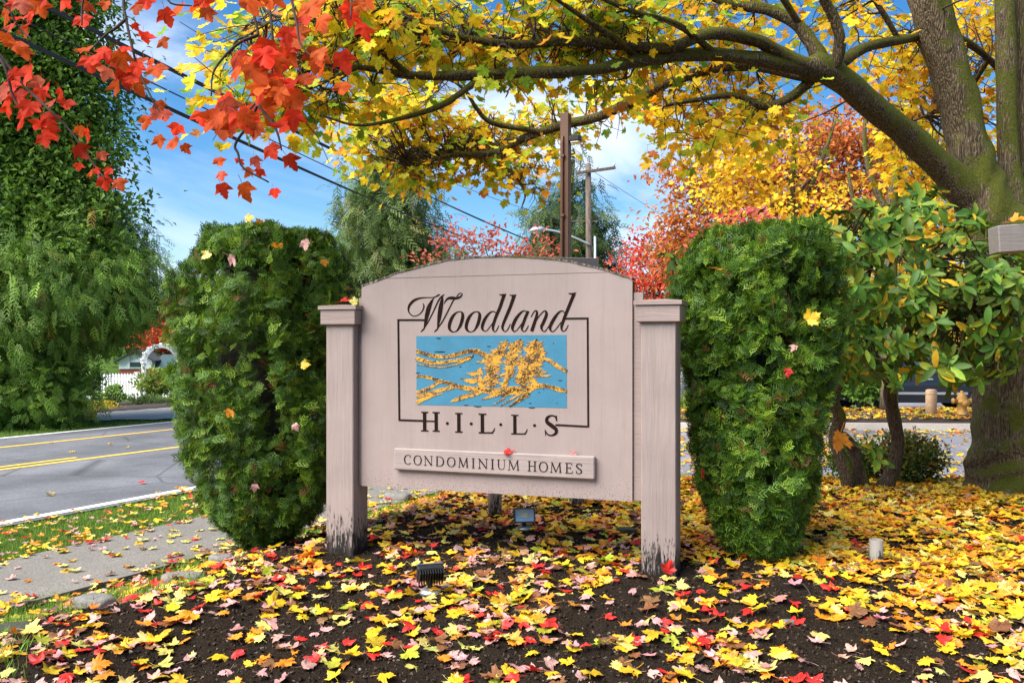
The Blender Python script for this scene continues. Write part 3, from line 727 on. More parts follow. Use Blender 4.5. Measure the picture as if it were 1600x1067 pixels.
# plaque
PB = 0.032
def uvp(px, py): return uv(px, py, PB)
c4 = lambda x, y: uvp(610 + x / 4.923, 630 + y / 4.923)
(xa, za), (xb, _), (_, zc_) = uvp(615.3, 700), uvp(929, 712.5), uvp(615.3, 733.5)
pq = MB().box((xa, -PB, zc_), (xb, 0.0004, za), 0.006).build('plaque', M_plaque, sign)
TK, TN = 0.125, 0.05
GL = {
 'C': [[(0.93, 0.20, TN), (0.82, 0.05, TN), (0.55, 0.0, TN), (0.22, 0.14, 0.10), (0.08, 0.48, TK), (0.2, 0.84, 0.11), (0.55, 1.0, TN), (0.8, 0.96, TN), (0.95, 0.80, TN)], [(0.93, 0.03, TN), (0.95, 0.26, 0.03)]],
 'O': [[(0.5, 0.0, TN), (0.2, 0.12, 0.1), (0.06, 0.48, TK), (0.18, 0.87, 0.1), (0.5, 1.0, TN), (0.8, 0.88, 0.1), (0.94, 0.52, TK), (0.82, 0.13, 0.1), (0.5, 0.0, TN)]],
 'N': [[(0.14, 0, TN), (0.14, 1, TN)], [(0.1, 0.0, TK), (0.86, 1.0, TK)], [(0.87, 0, TN), (0.87, 1.0, TN)], [(0.0, 1, TN), (0.28, 1, TN)], [(0.72, 0, TN), (1.0, 0, TN)], [(0.0, 0, TN), (0.14, 0, TN)]],
 'D': [[(0.16, 0, TK), (0.16, 1, TK)], [(0.02, 0, TN), (0.45, 0.0, TN), (0.8, 0.15, 0.1), (0.93, 0.5, TK), (0.8, 0.86, 0.1), (0.45, 1.0, TN), (0.02, 1.0, TN)]],
 'M': [[(0.1, 1, TN), (0.16, 0, TN)], [(0.16, 0, TK), (0.5, 0.95, TK)], [(0.5, 0.98, TN), (0.85, 0, TN)], [(0.84, 0, TK), (0.91, 1, TK)], [(0.0, 1, TN), (0.2, 1, TN)], [(0.8, 1, TN), (1.0, 1, TN)], [(0.06, 0, TN), (0.18, 0, TN)], [(0.84, 0, TN), (0.95, 0, TN)]],
 'I': [[(0.5, 0, TK), (0.5, 1, TK)], [(-0.1, 0, TN), (1.1, 0, TN)], [(-0.1, 1, TN), (1.1, 1, TN)]],
 'U': [[(0.17, 0, TK), (0.17, 0.65, TK), (0.28, 0.93, 0.1), (0.52, 1.0, TN), (0.76, 0.92, TN), (0.86, 0.65, TN), (0.86, 0, TN)], [(0.0, 0, TN), (0.34, 0, TN)], [(0.72, 0, TN), (1.0, 0, TN)]],
 'H': [[(0.17, 0, TK), (0.17, 1, TK)], [(0.83, 0, TK), (0.83, 1, TK)], [(0.17, 0.48, TN), (0.83, 0.48, TN)], [(0.0, 0, TN), (0.34, 0, TN)], [(0.66, 0, TN), (1.0, 0, TN)], [(0.0, 1, TN), (0.34, 1, TN)], [(0.66, 1, TN), (1.0, 1, TN)]],
 'E': [[(0.22, 0, TK), (0.22, 1, TK)], [(0.02, 0, TN), (0.88, 0, TN)], [(0.02, 1, TN), (0.95, 1, TN)], [(0.22, 0.47, TN), (0.72, 0.47, TN)], [(0.88, 0, TN), (0.9, 0.2, TN)], [(0.93, 1, TN), (0.99, 0.78, TN)], [(0.72, 0.36, TN), (0.72, 0.6, TN)]],
 'S': [[(0.88, 0.25, 0.03), (0.75, 0.05, TN), (0.48, 0.0, TN), (0.18, 0.1, 0.1), (0.14, 0.3, 0.13), (0.45, 0.48, 0.14), (0.83, 0.66, 0.13), (0.82, 0.88, 0.1), (0.5, 1.0, TN), (0.2, 0.93, TN), (0.06, 0.72, 0.03)], [(0.87, 0.0, 0.03), (0.89, 0.27, 0.03)], [(0.06, 0.7, 0.03), (0.09, 1.0, 0.03)]]}
for ch, xc, wd in (('C', 131, 52), ('O', 210, 62), ('N', 292, 66), ('D', 381, 64), ('O', 468, 64), ('M', 560, 76), ('I', 637, 18), ('N', 712, 74), ('I', 785, 18), ('U', 853, 64), ('M', 947, 86), ('H', 1090, 66), ('O', 1177, 68), ('M', 1272, 86), ('E', 1373, 56), ('S', 1451, 50)):
    yt = 397 + (xc - 130) * 67 / 1320; hh = 71 + (xc - 130) * 5 / 1320
    sl = 67 / 1320
    st = [[(xc - wd / 2 + x * wd, yt + y * hh + (x - 0.5) * wd * sl, w_ * hh * 0.9) for x, y, w_ in s] for s in GL[ch]]
    glyph(st, c4, pq, off=-PB)
# picture field
def z3(x, y): return uv(640 + x / 6.154, 515 + y / 6.154)
cor = [z3(65, 62), z3(1508, 50), z3(1512, 752), z3(68, 722)]
field = MB().add(*prism(cor[::-1], -0.0015, 0.0005)).build('picture_field', M_blue, sign)
gj = MB()
GS = [
 [(65, 205, 36), (200, 245, 40), (330, 260, 36), (450, 235, 34), (560, 205, 40), (640, 208, 50), (720, 240, 56), (790, 285, 50)],
 [(65, 275, 40), (180, 310, 44), (300, 320, 38), (430, 300, 34), (540, 285, 40), (605, 250, 26)],
 [(70, 330, 8), (200, 352, 12), (320, 362, 10), (430, 342, 10), (530, 305, 12)],
 [(240, 258, 4), (400, 262, 10), (560, 225, 8), (660, 215, 6)],
 [(65, 445, 26), (170, 455, 30), (280, 490, 34), (400, 520, 40), (520, 560, 46), (660, 570, 52), (800, 590, 66), (950, 590, 84), (1100, 580, 92), (1200, 545, 64), (1300, 540, 40), (1420, 570, 44), (1511, 590, 36)],
 [(68, 600, 30), (170, 570, 34), (260, 520, 30), (310, 492, 16)],
 [(70, 640, 40), (200, 610, 40), (320, 575, 40), (450, 548, 34)],
 [(72, 700, 44), (150, 660, 40), (260, 625, 16), (330, 610, 5)],
 [(396, 692, 10), (480, 660, 44), (580, 630, 44), (700, 590, 50)],
 [(690, 672, 8), (760, 650, 26), (860, 615, 44), (960, 600, 44)],
 [(800, 718, 4), (860, 690, 12), (920, 650, 16)],
 [(868, 738, 5), (930, 700, 14), (1000, 655, 16), (1070, 615, 20)],
 [(955, 738, 5), (1060, 670, 40), (1140, 615, 50)],
 [(880, 640, 6), (940, 610, 50), (1000, 560, 40)],
 [(1280, 275, 30), (1350, 300, 42), (1420, 350, 42), (1511, 402, 34)],
 [(938, 98, 4), (912, 150, 56), (880, 195, 84), (842, 240, 110), (812, 300, 150), (800, 380, 130), (786, 460, 120), (790, 545, 100)],
 [(1066, 92, 4), (1032, 145, 84), (1010, 200, 100), (985, 270, 110), (972, 330, 100), (962, 420, 70), (935, 480, 50), (905, 550, 40)],
 [(1216, 92, 4), (1212, 150, 110), (1190, 210, 160), (1200, 290, 190), (1170, 370, 170), (1125, 430, 160), (1090, 480, 110), (1065, 530, 80)],
 [(1070, 250, 30), (1075, 310, 90), (1070, 370, 70), (1100, 420, 60)],
 [(546, 420, 3), (620, 425, 36), (700, 400, 60)], [(486, 463, 3), (540, 485, 28), (620, 490, 46), (700, 470, 60)], [(700, 480, 60), (690, 540, 60), (670, 580, 40)],
 [(640, 312, 4), (700, 305, 30), (770, 290, 60)], [(1360, 438, 4), (1300, 445, 22), (1210, 425, 60)], [(1308, 208, 4), (1270, 195, 40), (1220, 190, 40)],
 [(1330, 400, 3), (1290, 410, 16), (1230, 400, 30)], [(1110, 180, 4), (1150, 175, 40), (1200, 170, 40)], [(1190, 470, 20), (1200, 510, 50), (1190, 560, 60)],
 [(840, 470, 6), (900, 430, 24), (960, 410, 30)], [(900, 380, 4), (940, 365, 18), (980, 340, 30)], [(1280, 270, 60), (1240, 300, 80), (1210, 350, 60)]]
for i, s in enumerate(GS):
    ribbon(s, z3, None, '', None, join=gj, th=0.0022, jag=1.3 if 14 < i else 0.5, off=-0.0016, n=11, wk=0.86 if 14 < i < 19 else 0.85)
gd = MB()
for i in range(620):
    s = GS[random.choice((15, 16, 17, 17, 17, 4, 4, 0, 1, 13, 12))]; k = random.randrange(1, len(s)); u_ = random.random(); x, y, w_ = [s[k - 1][m] + (s[k][m] - s[k - 1][m]) * u_ for m in range(3)]; o_ = random.uniform(-.38, .40) * w_ * .8; x += o_ if k and s is not GS[0] else 0; y += random.uniform(-.3, .3) * min(w_, 40); l = random.uniform(6, 22)
    ribbon([(x, y, 5), (x + l * .7, y - l * .45, 2)], z3, None, '', None, join=gd, th=0.0032, off=-0.0030)
for i in range(150):     # feathered needles along the three trees
    s = GS[random.choice((15, 16, 17))]; k = random.randrange(1, len(s)); x, y, w_ = s[k]
    sg = random.choice((-1, 1)); y += random.uniform(-35, 35); x0 = x + sg * w_ * 0.40
    l = random.uniform(14, 40); ribbon([(x0 - sg * 14, y, 12), (x0 + sg * l, y + random.uniform(-20, 8), 2)], z3, None, '', None, join=gj, th=0.0022, off=-0.0016)
gj.build('gold_tree_motif', M_gold, field)
gd.build('dark_carving', simple('dark brown carving', (0.10, 0.055, 0.025), 0.8, nscale=60, namt=.5, spec=.1), field)['kind'] = 'stuff'
dk = MB()
for x, y, l in ((280, 82, 46), (290, 212, 100), (80, 415, 40), (765, 160, 40), (545, 725, 40), (655, 737, 70), (1175, 748, 60), (1450, 488, 40), (1420, 705, 10), (1160, 706, 26), (490, 355, 20), (1290, 570, 14), (1245, 600, 14), (1385, 130, 10)):
    ribbon([(x - l / 2, y, 4), (x, y + 2, 9), (x + l / 2, y + 1, 4)], z3, None, '', None, join=dk, th=0.0006, off=-0.0016)
dk.build('paint_chip', M_letter, field)
# smaller second board standing behind, only its top corner and one leg show
rear = thing('rear_sign_board', 'plain mauve back board showing above the arch beside the brown pole', 'sign board', loc=(0, 6.2, 0), rotz=R(10))
MB().box((-0.35, 0, 0.95), (0.645, 0.03, 2.29), 0.004).build('board', M_panel, rear)
MB().box((-0.172, -0.09, 0.15), (-0.088, -0.0005, 2.1), 0.004).build('leg', M_post, rear)
MB().box((0.45, 0.0305, 0.15), (0.54, 0.12, 2.1), 0.004).build('leg', M_post, rear)

# ------------------------------------------------------------------ leaf shapes
NORWAY = [(0.05, -0.02), (0.28, -0.12), (0.33, -0.01), (0.50, 0.03), (0.41, 0.13), (0.48, 0.22), (0.66, 0.38), (0.53, 0.40), (0.56, 0.56), (0.40, 0.50), (0.25, 0.44), (0.31, 0.62), (0.22, 0.65), (0.20, 0.80), (0.10, 0.79)]
REDM = [(0.06, -0.03), (0.24, -0.04), (0.36, 0.08), (0.40, 0.24), (0.47, 0.34), (0.58, 0.54), (0.42, 0.50), (0.23, 0.47), (0.27, 0.64), (0.18, 0.70), (0.14, 0.84)]
def leaf_temp(half, seed, curl=0.2, fold=0.12, petiole=0.55, ctr=0.22):
    rg = np.random.default_rng(seed)
    h = np.array(half) + rg.normal(0, 0.012, (len(half), 2))
    h2 = np.array(half) + rg.normal(0, 0.012, (len(half), 2))
    out = [(0, 0)] + [tuple(p) for p in h] + [(0, 1.0)] + [(-x, y) for x, y in h2[::-1]]
    P2 = np.array(out); n = len(P2)
    mid = 0.5 * (P2 + np.array([0, ctr]))
    V2 = np.vstack([[0, ctr], mid, P2])
    Fs = []
    for i in range(n):
        j = (i + 1) % n
        Fs += [(0, 1 + i, 1 + j), (1 + i, 1 + n + i, 1 + n + j), (1 + i, 1 + n + j, 1 + j)]
    x, y = V2[:, 0], V2[:, 1]
    ang = np.arctan2(x, y); r = np.hypot(x, y)
    ridge = np.cos(ang * 6.3) * r
    c1, c2 = rg.normal(0, 1), rg.normal(0, 1)
    z = fold * 0.5 * ridge + curl * (abs(c1) * 0.9 * x * x * np.sign(rg.random() - 0.35) + c2 * 0.6 * (y - 0.3) ** 2) + fold * np.abs(x) * 0.9
    z += 0.05 * rg.normal(size=len(z)) * r
    V = np.stack([x, y, z], 1); L = np.stack([x, y, 0 * x], 1)
    if petiole:
        k = len(V); b = rg.normal(0, 0.14, 2)
        p = np.array([(0, 0.02, 0), (b[0] * .5, -petiole * 0.5, b[1] * 0.3), (b[0], -petiole, b[1])]); ww = 0.014
        PV = []
        for q_ in p: PV += [q_ + (ww, 0, 0), q_ + (-ww * .5, 0, ww), q_ + (-ww * .5, 0, -ww)]
        V = np.vstack([V, PV]); L = np.vstack([L, np.tile((0.5, -0.5, 0), (9, 1))])
        for s in range(2):
            for a in range(3):
                b_ = (a + 1) % 3; q0 = k + 3 * s
                Fs += [(q0 + a, q0 + b_, q0 + 3 + b_), (q0 + a, q0 + 3 + b_, q0 + 3 + a)]
    return V, np.array(Fs), L
GROUND_T = [leaf_temp(NORWAY, 100 + i, curl=0.20 + 0.08 * (i % 4), fold=0.16) for i in range(9)]
GROUND_R = [leaf_temp(REDM, 200 + i, curl=0.28 + 0.08 * (i % 4), fold=0.18) for i in range(7)]
CAN_T = [leaf_temp(NORWAY, 300 + i, curl=0.25, fold=0.12, petiole=0.5) for i in range(8)]
RED_T = [leaf_temp(REDM, 400 + i, curl=0.40, fold=0.20, petiole=0.45) for i in range(9)]
ALLG = GROUND_T + GROUND_R
def temp_mesh(t, name, mat):
    return mesh(name, t[0], t[1], mat, smooth=True, attrs={'luv': t[2]}, link=False)
def frond_temp(seed, n=9, droop=0.35, width=0.32, w0=0.035):
    """flat fern-like spray, 1 long"""
    rg = np.random.default_rng(seed); V, Fs = [], []
    def strip_(a, b, wa, wb):
        a, b = np.array(a), np.array(b); d = b - a; s = np.array([-d[1], d[0], 0]); s /= np.linalg.norm(s) + 1e-9
        k = len(V); V.extend([a + s * wa, a - s * wa, b]); Fs.append((k, k + 1, k + 2))
    def zf(y): return -droop * y * y
    strip_((0, 0, 0), (0, 1, zf(1)), w0 * .5, w0 * .5)
    for i in range(n):
        y = 0.12 + 0.80 * i / n
        for sg in (-1, 1):
            l = width * (1.15 - 0.75 * (i / n)) * rg.uniform(0.7, 1.2) * (0.6 if i == 0 else 1)
            e = (sg * l * 0.80, y + l * 0.75, zf(y + l * .5) - 0.10 * l + rg.normal(0, 0.03))
            s0 = (0, y, zf(y)); strip_(s0, e, w0 * 0.8, w0)
            for f_ in (0.45, 0.75):
                p = tuple(s0[k] + (e[k] - s0[k]) * f_ for k in range(3)); l2 = l * 0.42 * rg.uniform(0.7, 1.2)
                strip_(p, (p[0] + sg * l2 * 0.25, p[1] + l2, p[2] - 0.02), w0 * 0.8, w0 * .9)
                if f_ < .6: strip_(p, (p[0] + sg * l2 * 0.9, p[1] + l2 * .1, p[2] - 0.02), w0 * .8, w0 * .9)
    V = np.array(V); return V, np.array(Fs), V * (1, 1, 0)
SPRAYS = [frond_temp(500 + i, n=4, droop=0.22, width=0.46, w0=0.040) for i in range(6)]
FRONDS = [frond_temp(520 + i, n=5, droop=0.55, width=0.34, w0=0.034) for i in range(5)]
def quad_leaf(seed, wd=0.5, cup=0.12):
    rg = np.random.default_rng(seed)
    V = np.array([(0, 0, 0), (wd * .5, 0.45, cup), (0, 1, -0.05), (-wd * .5, 0.45, cup), (0, 0.5, -0.02)]) + rg.normal(0, 0.03, (5, 3))
    return V, np.array([(0, 1, 4), (1, 2, 4), (2, 3, 4), (3, 0, 4)]), V * (1, 1, 0)
QUADS = [quad_leaf(540 + i) for i in range(4)]
WIDEQ = [quad_leaf(550 + i, 0.9, 0.08) for i in range(4)]
def ellipse_leaf(seed):
    rg = np.random.default_rng(seed); prof_ = [(0, 0), (.10, .12), (.17, .35), (.185, .6), (.13, .83), (0, 1.0)]
    V, Fs = [], []
    bend = rg.uniform(0.1, 0.35)
    for w_, y in prof_:
        z = -bend * y * y
        V += [(-w_, y, z + w_ * 0.35), (0, y, z), (w_, y, z + w_ * 0.35)]
    for i in range(5):
        k = 3 * i
        for a in (0, 1): Fs += [(k + a, k + a + 1, k + a + 4), (k + a, k + a + 4, k + a + 3)]
    V = np.array(V, float); return V, np.array(Fs), V * (1, 1, 0)
RHO = [ellipse_leaf(560 + i) for i in range(5)]

# palettes (linear base colours)
YEL, PALE, ORA, RED, PNK, GRN, LIME, RUST = (0.72, 0.44, 0.018), (0.66, 0.56, 0.14), (0.70, 0.25, 0.018), (0.56, 0.022, 0.018), (0.56, 0.29, 0.26), (0.10, 0.19, 0.018), (0.36, 0.38, 0.03), (0.36, 0.10, 0.025)

# ------------------------------------------------------------------ the big yellow maple
maple = thing('maple_tree', 'mossy trunked maple with yellow and green leaves arching over the sign', 'tree', loc=(0, 0, 0))
def br(path, name='branch', seg=10, mat=M_limb, wob=0.16, parent=maple, n=7, seed=1):
    pts = np.array([P(x, y, d) for x, y, d, r in path]); rr = np.array([p[3] for p in path])
    q_ = smooth_path(np.column_stack([pts, rr]), n)
    V, Fs = tube_geo(q_[:, :3], q_[:, 3], seg, True, wob, seed)
    mesh(name, V, Fs, mat, parent, True)
    return q_
nodes = []
tr = br([(1598, 800, 7.04, .52), (1594, 772, 7.04, .43), (1592, 735, 7.04, .375), (1592, 690, 7.04, .35), (1592, 600, 7.04, .335), (1590, 500, 7.02, .33), (1572, 400, 7.0, .315), (1543, 330, 7.0, .235), (1522, 268, 7.0, .180), (1508, 200, 7.0, .155), (1483, 110, 6.95, .145), (1450, 0, 6.9, .145), (1432, -110, 6.85, .13), (1400, -260, 6.8, .11)], 'trunk', 40, M_bark, 0.13, n=12, seed=2)
nodes.append(tr[80:])
nodes.append(br([(1600, 420, 7.1, .17), (1590, 340, 7.15, .13), (1576, 250, 7.2, .085), (1573, 150, 7.2, .08), (1571, 40, 7.2, .08), (1568, -120, 7.2, .06)], 'stem', 12, M_bark, 0.12, seed=3))
nodes.append(br([(1625, 430, 7.2, .17), (1612, 300, 7.25, .12), (1608, 150, 7.3, .11), (1604, 0, 7.3, .10), (1600, -150, 7.3, .07)], 'stem', 12, M_bark, 0.12, seed=4))
nodes.append(br([(1530, 320, 6.98, .15), (1480, 270, 6.88, .122), (1420, 213, 6.7, .104), (1370, 172, 6.5, .096), (1322, 130, 6.3, .092), (1283, 105, 6.15, .090), (1262, 106, 6.1, .07)], 'limb', 14, M_bark, 0.14, seed=5))
BR = [
 [(1288, 112, 6.15, .07), (1308, 92, 6.1, .05), (1312, 55, 6.05, .045), (1294, 12, 6.0, .04), (1268, -30, 5.9, .035), (1240, -90, 5.8, .03)],
 [(1290, 110, 6.15, .08), (1272, 75, 6.2, .062), (1248, 42, 6.25, .055), (1205, 18, 6.3, .05), (1150, 9, 6.3, .042), (1090, -12, 6.3, .03), (1020, -40, 6.3, .02)],
 [(1280, 115, 6.15, .08), (1225, 88, 5.95, .055), (1180, 62, 5.8, .05), (1112, 53, 5.6, .047), (1050, 74, 5.5, .043), (980, 72, 5.4, .038), (900, 64, 5.3, .034), (810, 70, 5.2, .028), (730, 60, 5.1, .02), (660, 40, 5.0, .012)],
 [(1280, 112, 6.15, .08), (1200, 95, 5.9, .058), (1120, 86, 5.7, .052), (1020, 92, 5.5, .046), (940, 107, 5.35, .043), (870, 113, 5.2, .040), (780, 115, 5.1, .038), (700, 118, 5.0, .034), (640, 118, 4.95, .028), (560, 105, 4.85, .018), (480, 100, 4.75, .010)],
 [(1270, 118, 6.15, .07), (1190, 104, 6.3, .053), (1125, 106, 6.5, .051), (1050, 126, 6.75, .050), (985, 160, 7.0, .049), (940, 181, 7.2, .048), (880, 195, 7.35, .045), (820, 216, 7.4, .040), (770, 239, 7.4, .036), (705, 243, 7.4, .026), (640, 262, 7.3, .016)],
 [(1268, 125, 6.2, .05), (1235, 152, 6.25, .036), (1195, 167, 6.3, .032), (1150, 150, 6.3, .027), (1090, 156, 6.3, .022), (1040, 165, 6.3, .014)],
 [(1300, 108, 6.2, .06), (1350, 76, 6.4, .045), (1402, 64, 6.7, .042), (1445, 58, 7.1, .040), (1500, 62, 7.4, .038), (1545, 92, 7.6, .034), (1575, 130, 7.7, .025)],
 [(760, 116, 5.1, .03), (720, 145, 5.0, .022), (690, 165, 4.95, .02), (630, 184, 4.9, .016), (560, 196, 4.8, .010), (500, 180, 4.75, .007)],
 [(850, 207, 7.38, .032), (770, 192, 7.3, .026), (745, 170, 7.2, .022), (728, 143, 7.1, .017), (700, 120, 7.0, .012)],
 [(1000, 92, 5.5, .03), (960, 60, 5.3, .022), (900, 20, 5.15, .018), (830, -30, 5.0, .012)],
 [(640, 118, 4.95, .022), (580, 70, 4.8, .016), (520, 40, 4.7, .012), (440, 30, 4.6, .008), (380, 60, 4.5, .005)],
 [(560, 105, 4.85, .016), (480, 140, 4.7, .011), (420, 160, 4.6, .008), (350, 165, 4.5, .005)],
 [(770, 239, 7.4, .026), (800, 270, 7.4, .018), (820, 300, 7.4, .012), (815, 325, 7.4, .006)],
 [(1250, 40, 6.25, .03), (1200, -30, 6.0, .025), (1100, -90, 5.8, .018), (900, -130, 5.6, .012)],
 [(1405, 64, 6.7, .03), (1380, 20, 6.6, .025), (1340, -40, 6.5, .02), (1290, -110, 6.4, .012)],
 [(1545, 92, 7.6, .03), (1500, 160, 8.0, .022), (1450, 180, 8.3, .015), (1400, 200, 8.5, .01)],
 [(1120, 86, 5.7, .03), (1060, 40, 5.4, .022), (980, 15, 5.2, .016), (900, -20, 5.0, .01)]]
BR = [[(x, y, d, r * 0.85) for x, y, d, r in p] for p in BR]
for i, p in enumerate(BR): nodes.append(br(p, 'branch', 9, M_limb, 0.22, n=8, seed=10 + i))
allnodes = np.concatenate(nodes)[:, :3]
# clumps of leaves: regions of crown (photo polygon, depth range, count, palette weights [yellow, lime, green, orange, rust])
def inpoly(poly, n):
    poly = np.array(poly, float); lo, hi = poly.min(0), poly.max(0); out = []
    while len(out) < n:
        p = lo + RNG.random(2) * (hi - lo); c = False; j = len(poly) - 1
        for i in range(len(poly)):
            if ((poly[i][1] > p[1]) != (poly[j][1] > p[1])) and p[0] < (poly[j][0] - poly[i][0]) * (p[1] - poly[i][1]) / (poly[j][1] - poly[i][1]) + poly[i][0]: c = not c
            j = i
        if c: out.append(p)
    return np.array(out)
CR = [
 ([(325, 165), (345, 85), (400, 20), (520, -20), (620, -20), (620, 110), (560, 160), (520, 215), (450, 185), (370, 205)], 4.3, 5.1, 62, (4, 3, 1.4, .5, .15)),
 ([(540, 190), (580, 130), (680, 140), (690, 190), (800, 200), (880, 190), (900, 215), (850, 240), (840, 290), (825, 325), (790, 300), (740, 262), (700, 270), (650, 285), (590, 262), (540, 225)], 6.9, 7.9, 118, (4, 3, 1.6, 1.3, .3)),
 ([(560, -20), (1010, -20), (1010, 90), (930, 100), (620, 112)], 4.7, 5.8, 82, (2.6, 3.4, 2.8, .9, .2)),
 ([(800, 60), (1010, 60), (1010, 170), (900, 180), (820, 150)], 5.2, 6.0, 26, (3, 3, 1.5, .8, .2)),
 ([(560, -150), (1100, -150), (1100, -20), (560, -20)], 4.6, 6.2, 12, (3, 3, 2, .8, .2)),
 ([(1010, -60), (1420, -60), (1410, 60), (1300, 80), (1180, 90), (1010, 130)], 5.9, 7.4, 56, (6, 1.6, .8, 1.2, .3)),
 ([(960, 140), (1100, 110), (1240, 140), (1260, 200), (1120, 230), (1080, 235), (1010, 235), (1000, 200)], 5.9, 7.0, 40, (5, 1.5, .5, 1.4, .3)),
 ([(1330, 60), (1460, 50), (1480, 190), (1400, 170), (1330, 120)], 6.9, 8.6, 30, (7, .8, .2, 1.6, .2)),
 ([(1480, -40), (1610, -40), (1610, 340), (1560, 320), (1540, 190), (1500, 60)], 7.6, 9.4, 52, (7, .6, .1, 2.0, .2)),
 ([(1370, 160), (1470, 180), (1500, 320), (1420, 310), (1380, 220)], 8.0, 9.6, 30, (7, .8, .1, 1.4, .2)),
 ([(1100, -200), (1650, -200), (1650, -50), (1100, -50)], 5.9, 8.5, 14, (6, 1, .3, 1.4, .2))]
PALM = [(0.92, 0.58, 0.022), (0.58, 0.58, 0.035), (0.22, 0.37, 0.030), (0.88, 0.38, 0.020), (0.46, 0.15, 0.03)]
LP, LD, LN, LS, LC = [], [], [], [], []
_bp = np.concatenate(nodes[4:])[:, :3]; BPX = np.column_stack([800 + _bp[:, 0] / _bp[:, 1] * F, CY - (_bp[:, 2] - H) / _bp[:, 1] * F]); BPY = _bp[:, 1]
twigs = MB(); hole = lambda x, y: ((x - 733) / 62) ** 2 + ((y - 150) / 22) ** 2 < 1
for poly, d0, d1, n, wt in CR:
    for (px, py) in inpoly(poly, n):
        if hole(px, py): continue
        Y = RNG.uniform(d0, d1)
        if 835 < px < 930 and py > 130: Y = RNG.uniform(7.2, 7.8)
        nb = np.hypot(BPX[:, 0] - px, BPX[:, 1] - py); kb_ = int(np.argmin(nb))
        if nb[kb_] < 34 and Y < BPY[kb_] + .22 and RNG.random() < .85: Y = BPY[kb_] + RNG.uniform(.22, .7)
        c = P(px, py, Y)
        dd = np.linalg.norm(allnodes - c, axis=1) + 0.25 * np.maximum(0, c[0] - allnodes[:, 0]) * 0
        k = int(np.argmin(dd)); a = allnodes[k]
        if dd[k] > 0.06:
            m_ = (a + c) / 2 + RNG.normal(0, 0.05, 3) + np.array([0, 0, 0.04])
            path = smooth_path([a, a * .65 + m_ * .35 + RNG.normal(0, .02, 3), m_, c], 4)
            r0 = min(0.014, 0.006 + 0.007 * dd[k])
            twigs.tube(path, np.linspace(r0, 0.0028, len(path)), 5, False)
            for _ in range(6):
                q_ = path[RNG.integers(3, len(path))]; e = q_ + RNG.normal(0, 0.11, 3) + np.array([0, 0, -0.03])
                twigs.tube([q_, (q_ + e) / 2 + RNG.normal(0, .015, 3), e], [0.0035, .0028, .002], 4, False)
        nl = int(RNG.integers(15, 23)); wts = np.array(wt) * RNG.uniform(0.15, 2.0, 5)
        pos = c + RNG.normal(0, 1, (nl, 3)) * (0.16, 0.16, 0.09)
        dr = (pos - c); dr /= np.linalg.norm(dr, axis=1)[:, None]; dr[:, 2] -= RNG.uniform(0.3, 1.1, nl); dr += RNG.normal(0, .3, (nl, 3))
        nm = np.tile((0, 0, 1.0), (nl, 1)) + RNG.normal(0, 0.45, (nl, 3)) + np.array([0, -0.45, 0])
        LP.append(pos); LD.append(dr); LN.append(nm); LS.append(RNG.uniform(0.052, 0.088, nl)); LC.append(pick(PALM, nl, wts))
LP, LD, LN, LS, LC = map(np.concatenate, (LP, LD, LN, LS, LC))
mesh('twigs', np.concatenate(twigs.V), twigs.F, M_twig, maple, True)['kind'] = 'stuff'
BM = basis(LD, LN, LS); ti = RNG.integers(0, len(CAN_T), len(LP))
ppx = 800 + LP[:, 0] / LP[:, 1] * F; ppy = CY - (LP[:, 2] - H) / LP[:, 1] * F
infr = (ppx > 5) & (ppx < 1595) & (ppy > 5) & (ppy < 700)
ordr = np.argsort(np.where(infr, LP[:, 1], 1e9))[:300]
single = np.zeros(len(LP), bool); single[ordr] = True
can_mesh = [temp_mesh(t, 'maple_leaf', M_can_o) for t in CAN_T]
for i in ordr: place('leaf', can_mesh[ti[i]], mat4(BM[i], LP[i]), maple, LC[i])
s_ = ~single
tag(scatter('crown', CAN_T, ti[s_], BM[s_], LP[s_], LC[s_], M_can_c, maple, True), kind='stuff')

# ------------------------------------------------------------------ the red maple whose twigs hang into the picture
redm = thing('red_maple_tree', 'red maple twigs with scarlet leaves hanging near the camera, upper left', 'tree')
def rtube(pts, r0, r1, name='twig', seg=6, n=5):
    q_ = smooth_path(np.array(pts), n)
    V, Fs = tube_geo(q_, np.linspace(r0, r1, len(q_)), seg, True, 0.1, 3)
    mesh(name, V, Fs, M_twig, redm, True); return q_
RT = np.array([-3.4, 0.6, 0.0])
rtube([RT, RT + (0.05, .03, 1.5), RT + (0.0, .1, 3.2), RT + (.1, .1, 5.0)], 0.13, 0.06, 'trunk', 12)
bA = P(-160, -60, 2.6); bB = P(330, -190, 2.7)
rtube([RT + (0, .05, 2.4), RT + (0.6, .9, 2.75), bA + (-.15, 0, .1), bA], 0.035, 0.011, 'branch')
rtube([RT + (0, .1, 3.2), RT + (1.0, 1.0, 3.5), bB + (-.4, -.1, .1), bB], 0.035, 0.012, 'branch')
